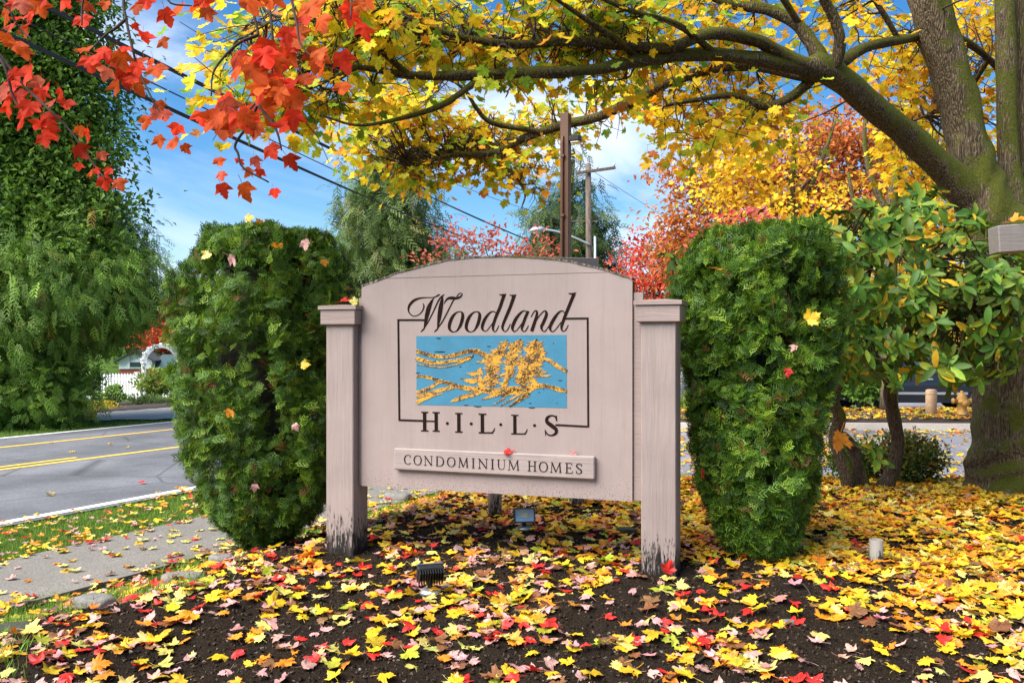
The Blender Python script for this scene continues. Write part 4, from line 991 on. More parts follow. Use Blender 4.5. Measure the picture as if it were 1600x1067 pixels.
tw = [[bA, P(-40, 40, 2.55), P(30, 125, 2.5), P(75, 170, 2.45), P(110, 205, 2.45), P(150, 262, 2.42), P(165, 280, 2.4)],
      [bA, P(-40, -40, 2.5), P(8, 5, 2.45), P(28, 42, 2.45), P(50, 62, 2.42)],
      [P(-40, 40, 2.55), P(5, 100, 2.5), P(20, 150, 2.5), P(38, 180, 2.48)],
      [bB, P(200, -60, 2.55), P(193, 0, 2.5), P(197, 30, 2.48), P(206, 72, 2.46), P(215, 105, 2.45), P(235, 150, 2.42), P(255, 185, 2.4)],
      [P(197, 30, 2.48), P(180, 45, 2.46), P(165, 55, 2.45), P(140, 80, 2.42)],
      [bB, P(150, -60, 2.5), P(130, 0, 2.48), P(128, 40, 2.46)],
      [bB, P(380, -60, 2.55), P(394, 11, 2.5), P(404, 55, 2.48), P(412, 105, 2.46), P(420, 118, 2.45)],
      [bB, P(410, -40, 2.6), P(420, 5, 2.55), P(426, 62, 2.5), P(424, 118, 2.48), P(400, 160, 2.45), P(365, 195, 2.42)],
      [P(424, 118, 2.48), P(390, 190, 2.45), P(368, 225, 2.42), P(372, 240, 2.41), P(380, 262, 2.4), P(420, 285, 2.4)],
      [bB, P(440, -30, 2.6), P(462, 30, 2.55), P(470, 70, 2.5), P(500, 100, 2.46)],
      [bB, P(500, -60, 2.6), P(545, -10, 2.55), P(548, 30, 2.5)],
      [P(404, 55, 2.48), P(370, 70, 2.46), P(335, 110, 2.44), P(330, 150, 2.42)],
      [P(400, 160, 2.45), P(430, 200, 2.42), P(440, 235, 2.4)],
      [bB, P(270, -60, 2.55), P(262, 0, 2.5), P(300, 10, 2.5)]]
for t_ in tw: rtube(t_, 0.0055, 0.0022)
RL = [(35, 10, 44), (62, 14, 42), (10, 28, 32), (18, 44, 30), (32, 30, 32), (8, 62, 36), (40, 50, 30), (26, 74, 38), (38, 84, 34), (45, 40, 26), (22, 8, 34), (50, 24, 34), (70, 4, 30),
      (25, 118, 34), (45, 118, 40), (18, 136, 36), (56, 130, 40), (76, 138, 28), (95, 148, 30), (103, 165, 30), (5, 150, 40), (30, 155, 44), (45, 172, 44), (14, 172, 36), (64, 150, 36), (82, 164, 32), (35, 187, 40), (60, 196, 40), (78, 190, 36), (70, 220, 34), (80, 210, 34),
      (125, 206, 28), (137, 212, 32), (128, 238, 34), (160, 245, 24), (123, 261, 20), (143, 272, 26), (169, 269, 24), (164, 287, 30), (187, 288, 30), (152, 268, 18),
      (106, 5, 36), (136, 10, 42), (165, 10, 26), (130, 35, 36), (215, 12, 40), (230, 5, 36), (262, 28, 44), (280, 18, 36), (308, 15, 44), (325, 25, 40), (318, 8, 40), (212, 43, 16),
      (140, 100, 40), (160, 84, 40), (133, 80, 36), (176, 98, 40), (165, 116, 38), (190, 96, 42), (196, 122, 42), (215, 110, 42), (222, 96, 36), (236, 102, 34), (246, 112, 38), (183, 138, 36), (214, 135, 38), (226, 60, 34), (257, 68, 32), (195, 78, 24), (150, 95, 40), (205, 128, 36),
      (250, 168, 34), (242, 182, 30), (228, 192, 36), (258, 182, 34), (275, 204, 34), (250, 222, 26), (272, 226, 40), (290, 234, 30),
      (343, 254, 24), (346, 275, 28), (349, 298, 32), (375, 252, 20), (400, 254, 28), (405, 271, 26), (388, 270, 22), (383, 300, 44), (430, 303, 24),
      (426, 238, 40), (455, 254, 36), (545, 25, 50), (570, 50, 46), (535, 140, 44), (560, 12, 40), (575, 5, 36)]
big = inpoly([(312, 190), (335, 135), (345, 100), (385, 0), (480, 0), (520, 60), (545, 105), (480, 120), (485, 190), (440, 215), (400, 205), (345, 205)], 56)
RL += [(x, y, RNG.uniform(38, 56)) for x, y in big]
red_mesh = [temp_mesh(t, 'red_maple_leaf', M_red_o) for t in RED_T]
for (x, y, s) in RL:
    Y = RNG.uniform(2.3, 2.6)
    d = np.array([RNG.normal(0.15, 0.45), RNG.normal(-0.2, 0.4), -1.0]); nm = np.array([RNG.normal(0, 0.5), -1.0, RNG.normal(0.5, 0.35)])
    sc_ = s / F * Y * RNG.uniform(0.64, 0.92)
    M3 = basis(d[None], nm[None], [sc_])[0]
    c = P(x, y, Y) - M3[:, 1] * 0.42
    wt = (4, .9, .4) if x < 110 else (3, 3.2, .3)
    col = pick([(0.68, 0.040, 0.010), (0.60, 0.090, 0.010), (0.62, 0.12, 0.06)], 1, wt)[0]
    k = RNG.integers(0, len(red_mesh)); place('leaf', red_mesh[k], mat4(M3, c), redm, col)

# ------------------------------------------------------------------ clipped arborvitae shrubs either side of the sign
def arborvitae(label, cx, cy, z0, ht, prof_, n, seed, lean=0.0, stems=3):
    rg = np.random.default_rng(seed)
    root = thing('arborvitae_shrub', label, 'shrub', 'clipped arborvitae beside the sign', (cx, cy, z0))
    hs_, rs_ = zip(*prof_)
    u = rg.random(n); a = rg.random(n) * 2 * math.pi
    h = np.where(u < 0.86, rg.random(n) ** 0.95, 1 - rg.random(n) ** 2 * 0.10)
    rmax = np.interp(h, hs_, rs_)
    lump = (fbm(a * 2.2 + 3, h * 7.5, seed, 3) - 0.5) * .8 + (vnoise(a * 4.5 + 7, h * 15, seed + 2) - .5) * .45
    fill = np.where(h > 0.93, np.sqrt(rg.random(n)), 1 - 0.30 * rg.random(n) ** 2.2)
    rad = rmax * fill * (1 + 0.50 * lump)
    keep = fbm(a * 3.0 + h * 4 + 9, h * 12 - a * 1.5 + 40, seed + 5, 2) > 0.25 + 0.17 * (fill > 0.93)
    pos = np.stack([rad * np.cos(a) + lean * h, rad * np.sin(a), h * ht + 0.10 * lump], 1)
    out = np.stack([np.cos(a), np.sin(a), 0 * a], 1)
    up = np.clip((h - 0.1) * 1.2, 0.0, 1)
    tang = np.cross(out, (0, 0, 1)); sd = rg.normal(0, 1, (n, 1))
    dirs = out * rg.uniform(0.05, 0.75, (n, 1)) + tang * sd * 0.55 + np.array([0, 0, 1]) * (0.95 * up - 0.35 + rg.normal(0, 0.45, n))[:, None] + rg.normal(0, 0.25, (n, 3))
    nm = rg.normal(0, .6, (n, 3)) + out * 0.9 + np.array([0, 0, .5])
    sc_ = rg.uniform(0.055, 0.105, n)
    cols = np.array([(0.084, 0.175, 0.011), (0.058, 0.135, 0.010), (0.19, 0.30, 0.021), (0.032, 0.078, 0.008)])[rg.integers(0, 4, n)] * (1 + rg.normal(0, 0.15, (n, 1)))
    dead = rg.random(n) < 0.012 + 0.10 * sstep(.66, .74, fbm(a * 4 + 20, h * 16, seed + 9, 2)); cols[dead] = (0.17, 0.07, 0.02)
    pos -= dirs / np.linalg.norm(dirs, axis=1)[:, None] * (sc_ * 0.6)[:, None]
    k = np.where(keep)[0]
    cr_ = scatter('crown', SPRAYS, rg.integers(0, 6, len(k)), basis(dirs[k], nm[k], sc_[k]), pos[k], np.clip(cols[k], .004, .5), M_spray, root)
    cr_['kind'] = 'stuff'
    # solid dark core closing the crown; interior shade is painted into its colour
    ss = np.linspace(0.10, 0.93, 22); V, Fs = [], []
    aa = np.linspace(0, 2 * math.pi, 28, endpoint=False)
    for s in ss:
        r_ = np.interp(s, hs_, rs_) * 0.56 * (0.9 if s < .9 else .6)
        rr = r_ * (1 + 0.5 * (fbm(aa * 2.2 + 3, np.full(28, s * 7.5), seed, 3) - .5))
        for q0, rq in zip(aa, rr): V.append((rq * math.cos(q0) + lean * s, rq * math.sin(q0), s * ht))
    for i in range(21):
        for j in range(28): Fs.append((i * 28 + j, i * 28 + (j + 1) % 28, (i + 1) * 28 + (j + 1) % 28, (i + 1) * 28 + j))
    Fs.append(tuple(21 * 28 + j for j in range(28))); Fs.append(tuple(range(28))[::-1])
    mesh('shade_core', V, Fs, M_inner, root, True)
    for i in range(stems):
        an = i * 2.3 + seed; b0 = np.array([0.05 * math.cos(an), 0.05 * math.sin(an), -0.12])
        pts = [b0, b0 * (1.3, 1.3, 0) + (0, 0, 0.12), b0 * (3.0, 3.0, 0) + (lean * .3, 0, 0.5 * ht * .6), b0 * (3, 3, 0) + (lean * .8, 0, ht * 0.8)]
        V, Fs = tube_geo(smooth_path(pts, 5), np.linspace(0.06, 0.02, 16), 9, True, 0.3, seed + i); mesh('stem', V, Fs, M_brown_bark, root, True)
    tb = MB()
    for i in range(60):
        an, hh = rg.random() * 6.28, rg.uniform(0.06, 0.9); r_ = np.interp(hh, hs_, rs_) * 0.93
        tb.tube([(0.1 * r_ * math.cos(an), 0.1 * r_ * math.sin(an), hh * ht - 0.12), (0.6 * r_ * math.cos(an + .1), .6 * r_ * math.sin(an + .1), hh * ht - 0.04), (r_ * math.cos(an), r_ * math.sin(an), hh * ht + .05)], [0.008, 0.005, 0.002], 5, False)
    tb.build('twigs', M_brown_bark, root, True)['kind'] = 'stuff'
    return root
M_inner = simple('dark core with painted shade', (0.030, 0.030, 0.014), 0.95, nscale=30, namt=0.6, bump=1.0, bscale=40)  # dark tone stands in for the shade deep between the sprays
PROF_L = [(0, .09), (.05, .20), (.12, .39), (.24, .49), (.45, .55), (.7, .58), (.86, .56), (.94, .48), (1.0, .40)]
PROF_R = [(0, .05), (.05, .11), (.10, .20), (.26, .33), (.45, .39), (.7, .43), (.86, .435), (.94, .39), (1.0, .32)]
arborvitae('wide dark green arborvitae beside the left sign post and the street', -1.63, 5.72, 0.30, 2.10, PROF_L, 27000, 31)
arborvitae('narrower arborvitae tapering to its stem beside the right sign post', 1.385, 4.86, 0.36, 1.93, PROF_R, 22000, 47)

# ------------------------------------------------------------------ rhododendron between the right shrub and the maple
rho = thing('rhododendron', 'broad leaved rhododendron with crooked mossy stems before the big maple trunk', 'shrub')
def rb(path, seg=9, name='stem'):
    q_ = smooth_path([(*P(x, y, d), r) for x, y, d, r in path], 6); V, Fs = tube_geo(q_[:, :3], q_[:, 3], seg, True, .25, len(path)); mesh(name, V, Fs, M_brown_bark, rho, True); return q_
rn = [rb([(1332, 785, 7.15, .075), (1322, 740, 7.12, .062), (1306, 690, 7.1, .052), (1312, 655, 7.0, .045), (1304, 618, 6.9, .042), (1320, 560, 6.8, .036), (1300, 480, 6.6, .028), (1285, 400, 6.4, .018)]),
      rb([(1352, 770, 7.2, .06), (1345, 735, 7.2, .05), (1332, 700, 7.2, .044), (1316, 680, 7.15, .04)]),
      rb([(1374, 775, 7.15, .07), (1392, 740, 7.1, .06), (1402, 690, 7.05, .052), (1394, 640, 7.0, .05), (1392, 600, 6.9, .045), (1410, 540, 6.8, .038), (1440, 470, 6.6, .03), (1470, 390, 6.4, .02)]),
      rb([(1392, 605, 6.9, .035), (1370, 560, 6.8, .028), (1350, 500, 6.6, .022), (1360, 420, 6.5, .016), (1400, 350, 6.4, .01)], 7, 'branch'),
      rb([(1410, 540, 6.8, .03), (1460, 520, 6.5, .022), (1520, 480, 6.2, .018), (1580, 450, 6.0, .012)], 7, 'branch'),
      rb([(1304, 618, 6.9, .03), (1250, 540, 6.6, .022), (1180, 470, 6.3, .016), (1090, 440, 6.0, .010)], 7, 'branch')]
rn = np.concatenate(rn)[40:, :3]
wh = np.vstack([inpoly([(1310, 400), (1330, 330), (1390, 295), (1470, 290), (1500, 340), (1540, 420), (1590, 410), (1610, 490), (1580, 590), (1500, 610), (1420, 590), (1340, 605), (1310, 520)], 225),
                inpoly([(1190, 360), (1330, 330), (1340, 600), (1300, 560), (1280, 400)], 60), inpoly([(1045, 400), (1090, 400), (1090, 500), (1060, 480)], 9),
                inpoly([(1500, 330), (1600, 360), (1600, 470), (1530, 480)], 36),
                np.array([(1362, 700), (1375, 722), (1290, 555), (1400, 600), (1300, 590), (1420, 575), (1480, 570), (1350, 585)])])
rp, rd, rnm, rs, rc = [], [], [], [], []
tb = MB()
for (x, y) in wh:
    Y = RNG.uniform(5.7, 6.8) if y < 640 else 6.75
    if x < 1100: Y = RNG.uniform(5.7, 6.2)
    c = P(x, y, Y); k = int(np.argmin(np.linalg.norm(rn - c, axis=1))); a = rn[k]; ax = (c - a) / (np.linalg.norm(c - a) + 1e-6) + np.array([0, -.25, .5]) + RNG.normal(0, .25, 3); ax /= np.linalg.norm(ax)
    tb.tube(smooth_path([a, (a + c) / 2 + RNG.normal(0, .05, 3) - (0, 0, .04), c - ax * .05, c], 4), 0.006, 5, False)
    e1 = np.cross(ax, (.3, .5, .8)); e1 /= np.linalg.norm(e1); e2 = np.cross(ax, e1); m_ = RNG.integers(7, 12)
    for j in range(m_):
        q0 = j * 2.4 + RNG.normal(0, .2); el = RNG.uniform(-0.35, 0.75)
        d = (e1 * math.cos(q0) + e2 * math.sin(q0)) + ax * el + (0, 0, -.12)
        rp.append(c + RNG.normal(0, .012, 3)); rd.append(d); rnm.append(ax + RNG.normal(0, .15, 3)); rs.append(RNG.uniform(0.062, 0.135))
        rc.append(pick([(0.055, 0.13, 0.014), (0.10, 0.19, 0.018), (0.20, 0.28, 0.024), (0.55, 0.36, 0.02)], 1, (4, 4, 2.6, 1.1))[0])
tb.build('twigs', M_brown_bark, rho, True)['kind'] = 'stuff'
rp, rd, rnm, rs, rc = map(np.array, (rp, rd, rnm, rs, rc)); RBm = basis(rd, rnm, rs); rti = RNG.integers(0, 5, len(rp))
o_ = np.argsort(rp[:, 1] + 5 * (rp[:, 0] / rp[:, 1] * F > 795))[:300]; sg_ = np.zeros(len(rp), bool); sg_[o_] = True
rmesh = [temp_mesh(t, 'rhododendron_leaf', M_rho_o) for t in RHO]
for i in o_: place('leaf', rmesh[rti[i]], mat4(RBm[i], rp[i]), rho, rc[i])
tag(scatter('crown', RHO, rti[~sg_], RBm[~sg_], rp[~sg_], rc[~sg_], M_rho_c, rho, True), kind='stuff')

# ------------------------------------------------------------------ background trees and shrubs
def crown_tree(name, label, cat, base, blobs, nclump, per, temps, pal, wts, size, trunk=None, spread=0.5, mat=M_far_leaf, droop=0.3, group=None, seed=1, up=0.0, shell=0.55, trunk_mat=None, limbs=True, flat=0.5):
    """blobs: (x, y, z, rx, ry, rz) in world metres; clumps of leaves through their volume"""
    root = thing(name, label, cat, group, base)
    B = np.array(blobs, float); B[:, :3] -= np.array(base); vol = B[:, 3] * B[:, 4] * B[:, 5]
    rg = np.random.default_rng(seed)
    bi = rg.choice(len(B), nclump, p=vol ** 0.75 / np.sum(vol ** 0.75))
    d = rg.normal(size=(nclump, 3)); d /= np.linalg.norm(d, axis=1)[:, None]
    rr = shell + (1 - shell) * rg.random(nclump) ** 0.6
    rr *= 1 + 0.28 * rg.normal(0, 1, nclump) * 0.5
    c = B[bi, :3] + d * rr[:, None] * B[bi, 3:]
    n = nclump * per
    pos = np.repeat(c, per, 0) + rg.normal(0, 1, (n, 3)) * spread * np.array([1, 1, flat])
    outd = np.repeat(d, per, 0)
    dirs = outd * 0.7 + rg.normal(0, .6, (n, 3)) + np.array([0, 0, up - droop])
    nm = np.array([0, -0.35, 1.0]) + rg.normal(0, .55, (n, 3)) + outd * 0.5
    cc = np.array(pal)[rg.choice(len(pal), nclump, p=np.array(wts) / np.sum(wts))] * (1 + rg.normal(0, .18, (nclump, 1)))
    mixc = np.array(pal)[rg.choice(len(pal), n, p=np.array(wts) / np.sum(wts))]
    cols = np.clip(np.repeat(cc, per, 0) * .65 + mixc * .35, .004, .85) * (1 + rg.normal(0, .12, (n, 1)))
    sc_ = rg.uniform(0.75, 1.3, n) * size
    tag(scatter('crown', temps, rg.integers(0, len(temps), n), basis(dirs, nm, sc_), pos, np.clip(cols, .003, .9), mat, root), kind='stuff')
    if trunk:
        r0, ht = trunk
        V, Fs = tube_geo(smooth_path([(0, 0, -0.3), (0.02 * ht, 0, ht * .3), (-.01 * ht, .01 * ht, ht * .7), (0.01 * ht, 0, ht)], 5), np.linspace(r0, r0 * .25, 16), 9, True, .15, seed)
        mesh('trunk', V, Fs, trunk_mat or M_far_bark, root, True)
        if limbs:
            lb = MB()
            for i in range(min(26, nclump)):
                e = c[i * (nclump // min(26, nclump))]; z = np.clip(e[2] - 0.35 * np.hypot(e[0], e[1]), ht * .18, ht * .95); a = np.array([0, 0, z])
                lb.tube(smooth_path([a, a * .5 + e * .5 + rg.normal(0, .06, 3) * ht * .1, e], 4), np.linspace(r0 * .32, r0 * .04, 9), 5, False)
            tag(lb.build('limbs', trunk_mat or M_far_bark, root, True), kind='stuff')
    return root
def blob(px, py, Y, rpx, rpy, ry=None):
    p = P(px, py, Y); k = Y / F
    return (p[0], p[1], p[2], rpx * k, ry or rpx * k * 0.9, rpy * k)
def at(px, Y, z=0.0): return ((px - 800) / F * Y, Y, z)
GREEN = [(0.095, 0.19, 0.022), (0.15, 0.27, 0.034), (0.22, 0.35, 0.05), (0.06, 0.12, 0.018)]
DKG = [(0.070, 0.145, 0.020), (0.12, 0.23, 0.028), (0.20, 0.33, 0.038), (0.34, 0.13, 0.025)]
# left: tall broadleaf tree, red cedar in front of its foot, clipped hedge below
crown_tree('broadleaf_tree', 'tall green broadleaf tree at the left edge beyond the street', 'tree', at(20, 19.5, -0.1),
           [blob(112, 40, 19.5, 48, 90), blob(116, 140, 19.5, 46, 80), blob(128, 260, 19, 48, 80), blob(150, 340, 19, 46, 60), blob(20, 120, 19.5, 150, 150), blob(-60, 300, 19, 160, 160), blob(90, 210, 19.5, 80, 110), blob(100, 310, 19, 70, 90), blob(0, -60, 19.5, 150, 120), blob(40, 400, 18.5, 130, 90), blob(-100, 60, 19, 130, 160)],
           2100, 32, QUADS, GREEN, (3, 4, 3, 2), 0.155, (0.3, 9.5), 0.36, seed=71)
crown_tree('red_cedar_tree', 'drooping red cedar behind the street, left of the white fence', 'tree', at(90, 19.0, -0.1),
           [blob(60, 450, 18.2, 150, 100), blob(160, 440, 18.8, 68, 90), blob(186, 465, 18.8, 40, 48), blob(110, 490, 18.5, 80, 44), blob(0, 520, 17.8, 100, 80), blob(150, 370, 18.8, 55, 60), blob(195, 430, 18.8, 48, 50), blob(215, 455, 18.8, 26, 30)],
           1150, 9, FRONDS, DKG, (3, 5, 5, .3), 0.34, (0.28, 5.0), 0.28, M_spray, droop=0.95, seed=72)
crown_tree('clipped_hedge', 'dense dark green hedge growing low along the far kerb', 'hedge', at(20, 17.6, -0.02),
           [blob(40, 610, 17.7, 80, 52), blob(88, 612, 18.2, 30, 42), blob(-60, 615, 17.2, 80, 52)],
           420, 14, SPRAYS, DKG, (3, 5, 4, .1), 0.26, (0.1, 1.0), 0.20, M_spray, droop=0.35, seed=73, limbs=False)
# behind the sign
crown_tree('cedar_tree', 'grey green cedar rising behind the left end of the sign', 'tree', at(612, 36, 0),
           [blob(600, 275, 36, 40, 26), blob(608, 310, 36, 60, 45), blob(608, 365, 36, 76, 50), blob(610, 420, 36, 84, 60), blob(615, 500, 36, 95, 70), blob(560, 262, 36, 16, 14)],
           620, 10, FRONDS, [(0.075, 0.13, 0.030), (0.12, 0.19, 0.038), (0.17, 0.24, 0.050), (0.20, 0.12, 0.035)], (4, 4, 3, .6), 0.70, (0.45, 8.3), 0.5, M_spray, droop=0.9, seed=74)
crown_tree('pale_red_tree', 'thin pinkish red tree just above the arch of the sign', 'tree', at(770, 33, 0),
           [blob(720, 390, 33, 36, 50), blob(770, 395, 33, 55, 45), blob(830, 400, 33, 50, 40), blob(700, 430, 33, 40, 50), blob(800, 440, 33, 60, 50)],
           130, 16, QUADS, [(0.52, 0.10, 0.06), (0.58, 0.19, 0.12), (0.42, 0.07, 0.04)], (3, 3, 2), 0.20, (0.14, 4.3), 0.34, seed=75, shell=.3)
crown_tree('douglas_fir', 'tall open fir behind the brown light pole', 'tree', at(892, 50, 0),
           [blob(895, 262, 50, 16, 30), blob(893, 300, 50, 34, 26), blob(890, 345, 50, 56, 30), blob(895, 395, 50, 68, 34), blob(850, 372, 50, 32, 14), blob(935, 350, 50, 30, 12), blob(945, 385, 50, 26, 14), blob(888, 440, 50, 78, 40)],
           240, 9, FRONDS, [(0.045, 0.080, 0.020), (0.075, 0.12, 0.028), (0.11, 0.16, 0.040)], (3, 3, 2), 0.95, (0.5, 12.4), 0.5, M_spray, droop=0.75, seed=76, flat=0.35)
crown_tree('scarlet_tree', 'bright scarlet tree between the sign and the right shrub', 'tree', at(1030, 31, 0),
           [blob(1020, 400, 31, 42, 40), blob(1055, 375, 31, 30, 36), blob(1060, 430, 31, 50, 50), blob(980, 425, 31, 30, 30), blob(1030, 460, 31, 70, 50)],
           260, 18, QUADS, [(0.62, 0.055, 0.03), (0.66, 0.11, 0.04), (0.58, 0.16, 0.10), (0.45, 0.03, 0.02)], (4, 3, 1.5, 1.5), 0.17, (0.14, 3.8), 0.28, seed=77)
crown_tree('rust_tree', 'tall rust orange tree behind the yellow maple in the middle distance', 'tree', at(1190, 27, 0),
           [blob(1130, 260, 27, 70, 60), blob(1230, 230, 27, 90, 60), blob(1300, 260, 27, 70, 70), blob(1090, 330, 27, 55, 60), blob(1180, 340, 27, 90, 70), blob(1290, 350, 27, 80, 70), blob(1040, 268, 27, 18, 16), blob(1120, 410, 27, 80, 60), blob(1380, 300, 27, 70, 60), blob(1070, 390, 27, 40, 60), blob(1340, 200, 27, 60, 50)],
           820, 20, QUADS, [(0.55, 0.17, 0.035), (0.64, 0.27, 0.04), (0.38, 0.10, 0.03), (0.12, 0.14, 0.025), (0.62, 0.12, 0.06)], (4, 3, 2, 1.4, 1.2), 0.19, (0.24, 6.8), 0.40, seed=78)
crown_tree('golden_maple', 'golden maple with a forked grey trunk above the right shrub', 'tree', at(1262, 15.5, 0),
           [blob(1140, 280, 15.5, 60, 40), blob(1180, 325, 15.3, 70, 30), blob(1240, 300, 15.5, 60, 45), blob(1120, 240, 15.5, 50, 40), blob(1200, 230, 15.5, 60, 40), blob(1290, 340, 15.3, 50, 34), blob(1100, 185, 15.4, 40, 30), blob(1330, 300, 15.6, 34, 30), blob(1230, 390, 15.2, 50, 30)],
           170, 20, WIDEQ, [(0.85, 0.54, 0.02), (0.86, 0.60, 0.04), (0.78, 0.34, 0.02)], (5, 3, 1.6), 0.090, None, 0.20, seed=79, shell=.35)
gm = bpy.data.objects['golden_maple']; gb = np.array(gm.location)
for path in ([(1268, 640, .14), (1258, 480, .12), (1248, 370, .10), (1238, 335, .085), (1236, 290, .06), (1240, 235, .04), (1232, 180, .02)], [(1240, 340, .06), (1262, 300, .05), (1285, 250, .04), (1305, 190, .02)], [(1244, 345, .06), (1222, 322, .045), (1180, 330, .03), (1140, 345, .015)], [(1250, 300, .035), (1270, 275, .03), (1310, 240, .015)]):
    q_ = smooth_path([(*(P(x, y, 15.5) - gb), r) for x, y, r in path], 5); V, Fs = tube_geo(q_[:, :3], q_[:, 3], 8, True, .2, 4); mesh('trunk' if path[0][1] > 600 else 'limb', V, Fs, M_limb, gm, True)
crown_tree('pink_maple', 'small pink red maple peeping over the right shrub', 'tree', at(1160, 13.5, 0), [blob(1160, 355, 13.5, 40, 26), blob(1140, 380, 13.5, 40, 26), blob(1190, 375, 13.5, 36, 30)], 60, 12, QUADS, [(0.62, 0.09, 0.09), (0.66, 0.17, 0.16), (0.55, 0.05, 0.05)], (3, 3, 2), 0.12, (0.05, 3.3), 0.12, seed=80)
# right: bare mossy tree, yellow mass and a distant conifer
crown_tree('yellow_tree', 'yellow leaved tree glowing behind the big trunk', 'tree', at(1575, 17, 0),
           [blob(1470, 280, 17, 70, 60), blob(1420, 350, 17, 80, 50), blob(1540, 330, 17, 70, 60), blob(1600, 250, 17, 60, 70), blob(1380, 420, 17, 70, 50), blob(1500, 430, 17, 90, 60), blob(1340, 470, 17, 60, 50), blob(1460, 500, 17, 90, 40)],
           300, 14, WIDEQ, [(0.70, 0.45, 0.02), (0.74, 0.52, 0.05), (0.45, 0.44, 0.03), (0.66, 0.26, 0.02)], (5, 3, 1.6, 1), 0.125, (0.16, 5.0), 0.25, seed=81, shell=.3)
bare = thing('bare_mossy_tree', 'bare branched mossy tree between the yellow maples', 'tree', loc=at(1400, 13, 0))
bb = np.array(bare.location)
for i, path in enumerate(([(1388, 640, .12), (1390, 480, .10), (1392, 330, .085), (1400, 270, .06), (1420, 200, .04), (1430, 120, .02)], [(1391, 340, .06), (1362, 280, .045), (1350, 210, .03), (1365, 150, .015)], [(1392, 330, .05), (1430, 290, .04), (1462, 250, .03), (1480, 200, .015)], [(1391, 380, .05), (1340, 330, .035), (1325, 270, .02)], [(1400, 275, .035), (1378, 220, .025), (1385, 160, .012)], [(1391, 420, .05), (1440, 350, .04), (1490, 320, .025)])):
    q_ = smooth_path([(*(P(x, y, 13.0) - bb), r) for x, y, r in path], 5); V, Fs = tube_geo(q_[:, :3], q_[:, 3], 8, True, .25, i); mesh('trunk' if i == 0 else 'limb', V, Fs, M_bark, bare, True)
crown_tree('blue_conifer', 'distant blue green conifer behind the bare mossy tree', 'tree', at(1410, 48, 0),
           [blob(1410, 180, 48, 24, 40), blob(1410, 250, 48, 44, 50), blob(1408, 330, 48, 62, 60), blob(1410, 420, 48, 75, 60)], 200, 9, FRONDS, [(0.05, 0.085, 0.045), (0.075, 0.115, 0.06)], (1, 1), 1.0, (0.5, 14.5), 0.5, M_spray, droop=.7, seed=82)
# low greenery
def shrub(label, px, py, Y, rpx, rpy, pal, n=60, per=12, size=0.1, temps=QUADS, seed=90, name='garden_shrub', z=None, spread=None, group=None):
    b = blob(px, py, Y, rpx, rpy); z = float(ground_base(b[0], b[1])) if z is None else z
    return crown_tree(name, label, 'shrub', (b[0], b[1], z), [b, (b[0] + b[3] * .4, b[1], b[2] - b[5] * .25, b[3] * .7, b[4] * .7, b[5] * .7), (b[0] - b[3] * .45, b[1], b[2] - b[5] * .2, b[3] * .65, b[4] * .65, b[5] * .75)], n, per, temps, pal, [1] * len(pal), size, (0.03, max(.15, b[2] - z)), spread or b[3] * .22, seed=seed, up=.4, shell=.5, group=group)
LG = [(0.22, 0.30, 0.05), (0.30, 0.36, 0.07), (0.13, 0.22, 0.03)]
shrub('rounded lime green bush in front of the white fence', 241, 596, 31.5, 24, 19, LG, 70, 14, .15, seed=91)
shrub('low flat dark green mound shrub at the mulch edge', 230, 628, 29.5, 25, 9, [(0.06, 0.10, 0.03), (0.09, 0.14, 0.04)], 70, 14, .10, seed=92)
shrub('loose green bush against the left end of the fence', 145, 595, 30, 14, 26, GREEN, 60, 12, .15, seed=93)
shrub('low green bush before the fence post', 176, 617, 29.5, 17, 13, GREEN, 50, 12, .13, seed=94)
shrub('yellow and lime groundcover shrub by the far pavement', 148, 638, 26.0, 26, 8, [(0.60, 0.40, 0.03), (0.55, 0.45, 0.06), (0.20, 0.22, 0.03)], 60, 14, .11, seed=95)
crown_tree('scarlet_garden_tree', 'scarlet tree glowing behind the white arbor', 'tree', at(262, 46, -.42), [blob(262, 515, 46, 32, 30), blob(255, 495, 46, 20, 24), blob(250, 530, 46, 36, 18)], 150, 18, QUADS, [(0.68, 0.07, 0.05), (0.70, 0.13, 0.06), (0.72, 0.24, 0.04)], (4, 3, 1.2), 0.24, (.12, 2.4), .34, seed=96)
crown_tree('yellow_garden_tree', 'yellow tree beside the scarlet one across the street', 'tree', at(236, 48, -.42), [blob(240, 500, 48, 14, 24), blob(232, 525, 48, 14, 14)], 60, 16, QUADS, [(0.72, 0.42, 0.02), (0.70, 0.50, 0.08)], (1, 1), 0.25, (.1, 2.2), .3, seed=97)
az = shrub('small leaved azalea with caught orange leaves behind the rhododendron stems', 1415, 715, 7.55, 50, 34, [(0.06, 0.12, 0.018), (0.10, 0.16, 0.025), (0.30, 0.16, 0.03), (0.035, 0.075, 0.012)], 260, 16, .040, seed=98, name='azalea', z=.42, spread=.055)
shrub('small azalea showing between the crooked rhododendron stems', 1335, 715, 7.7, 36, 26, [(0.08, 0.15, 0.02), (0.13, 0.20, 0.03), (0.05, 0.10, 0.015)], 170, 16, .038, seed=99, name='azalea', z=.40, spread=.05)
shrub('dark evergreen shrub by the parked car', 1350, 600, 21.0, 30, 28, DKG[:3], 90, 14, .13, seed=100)
shrub('lime green shrub glimpsed right of the sign post', 1084, 640, 24, 26, 24, LG, 90, 14, .14, seed=101)
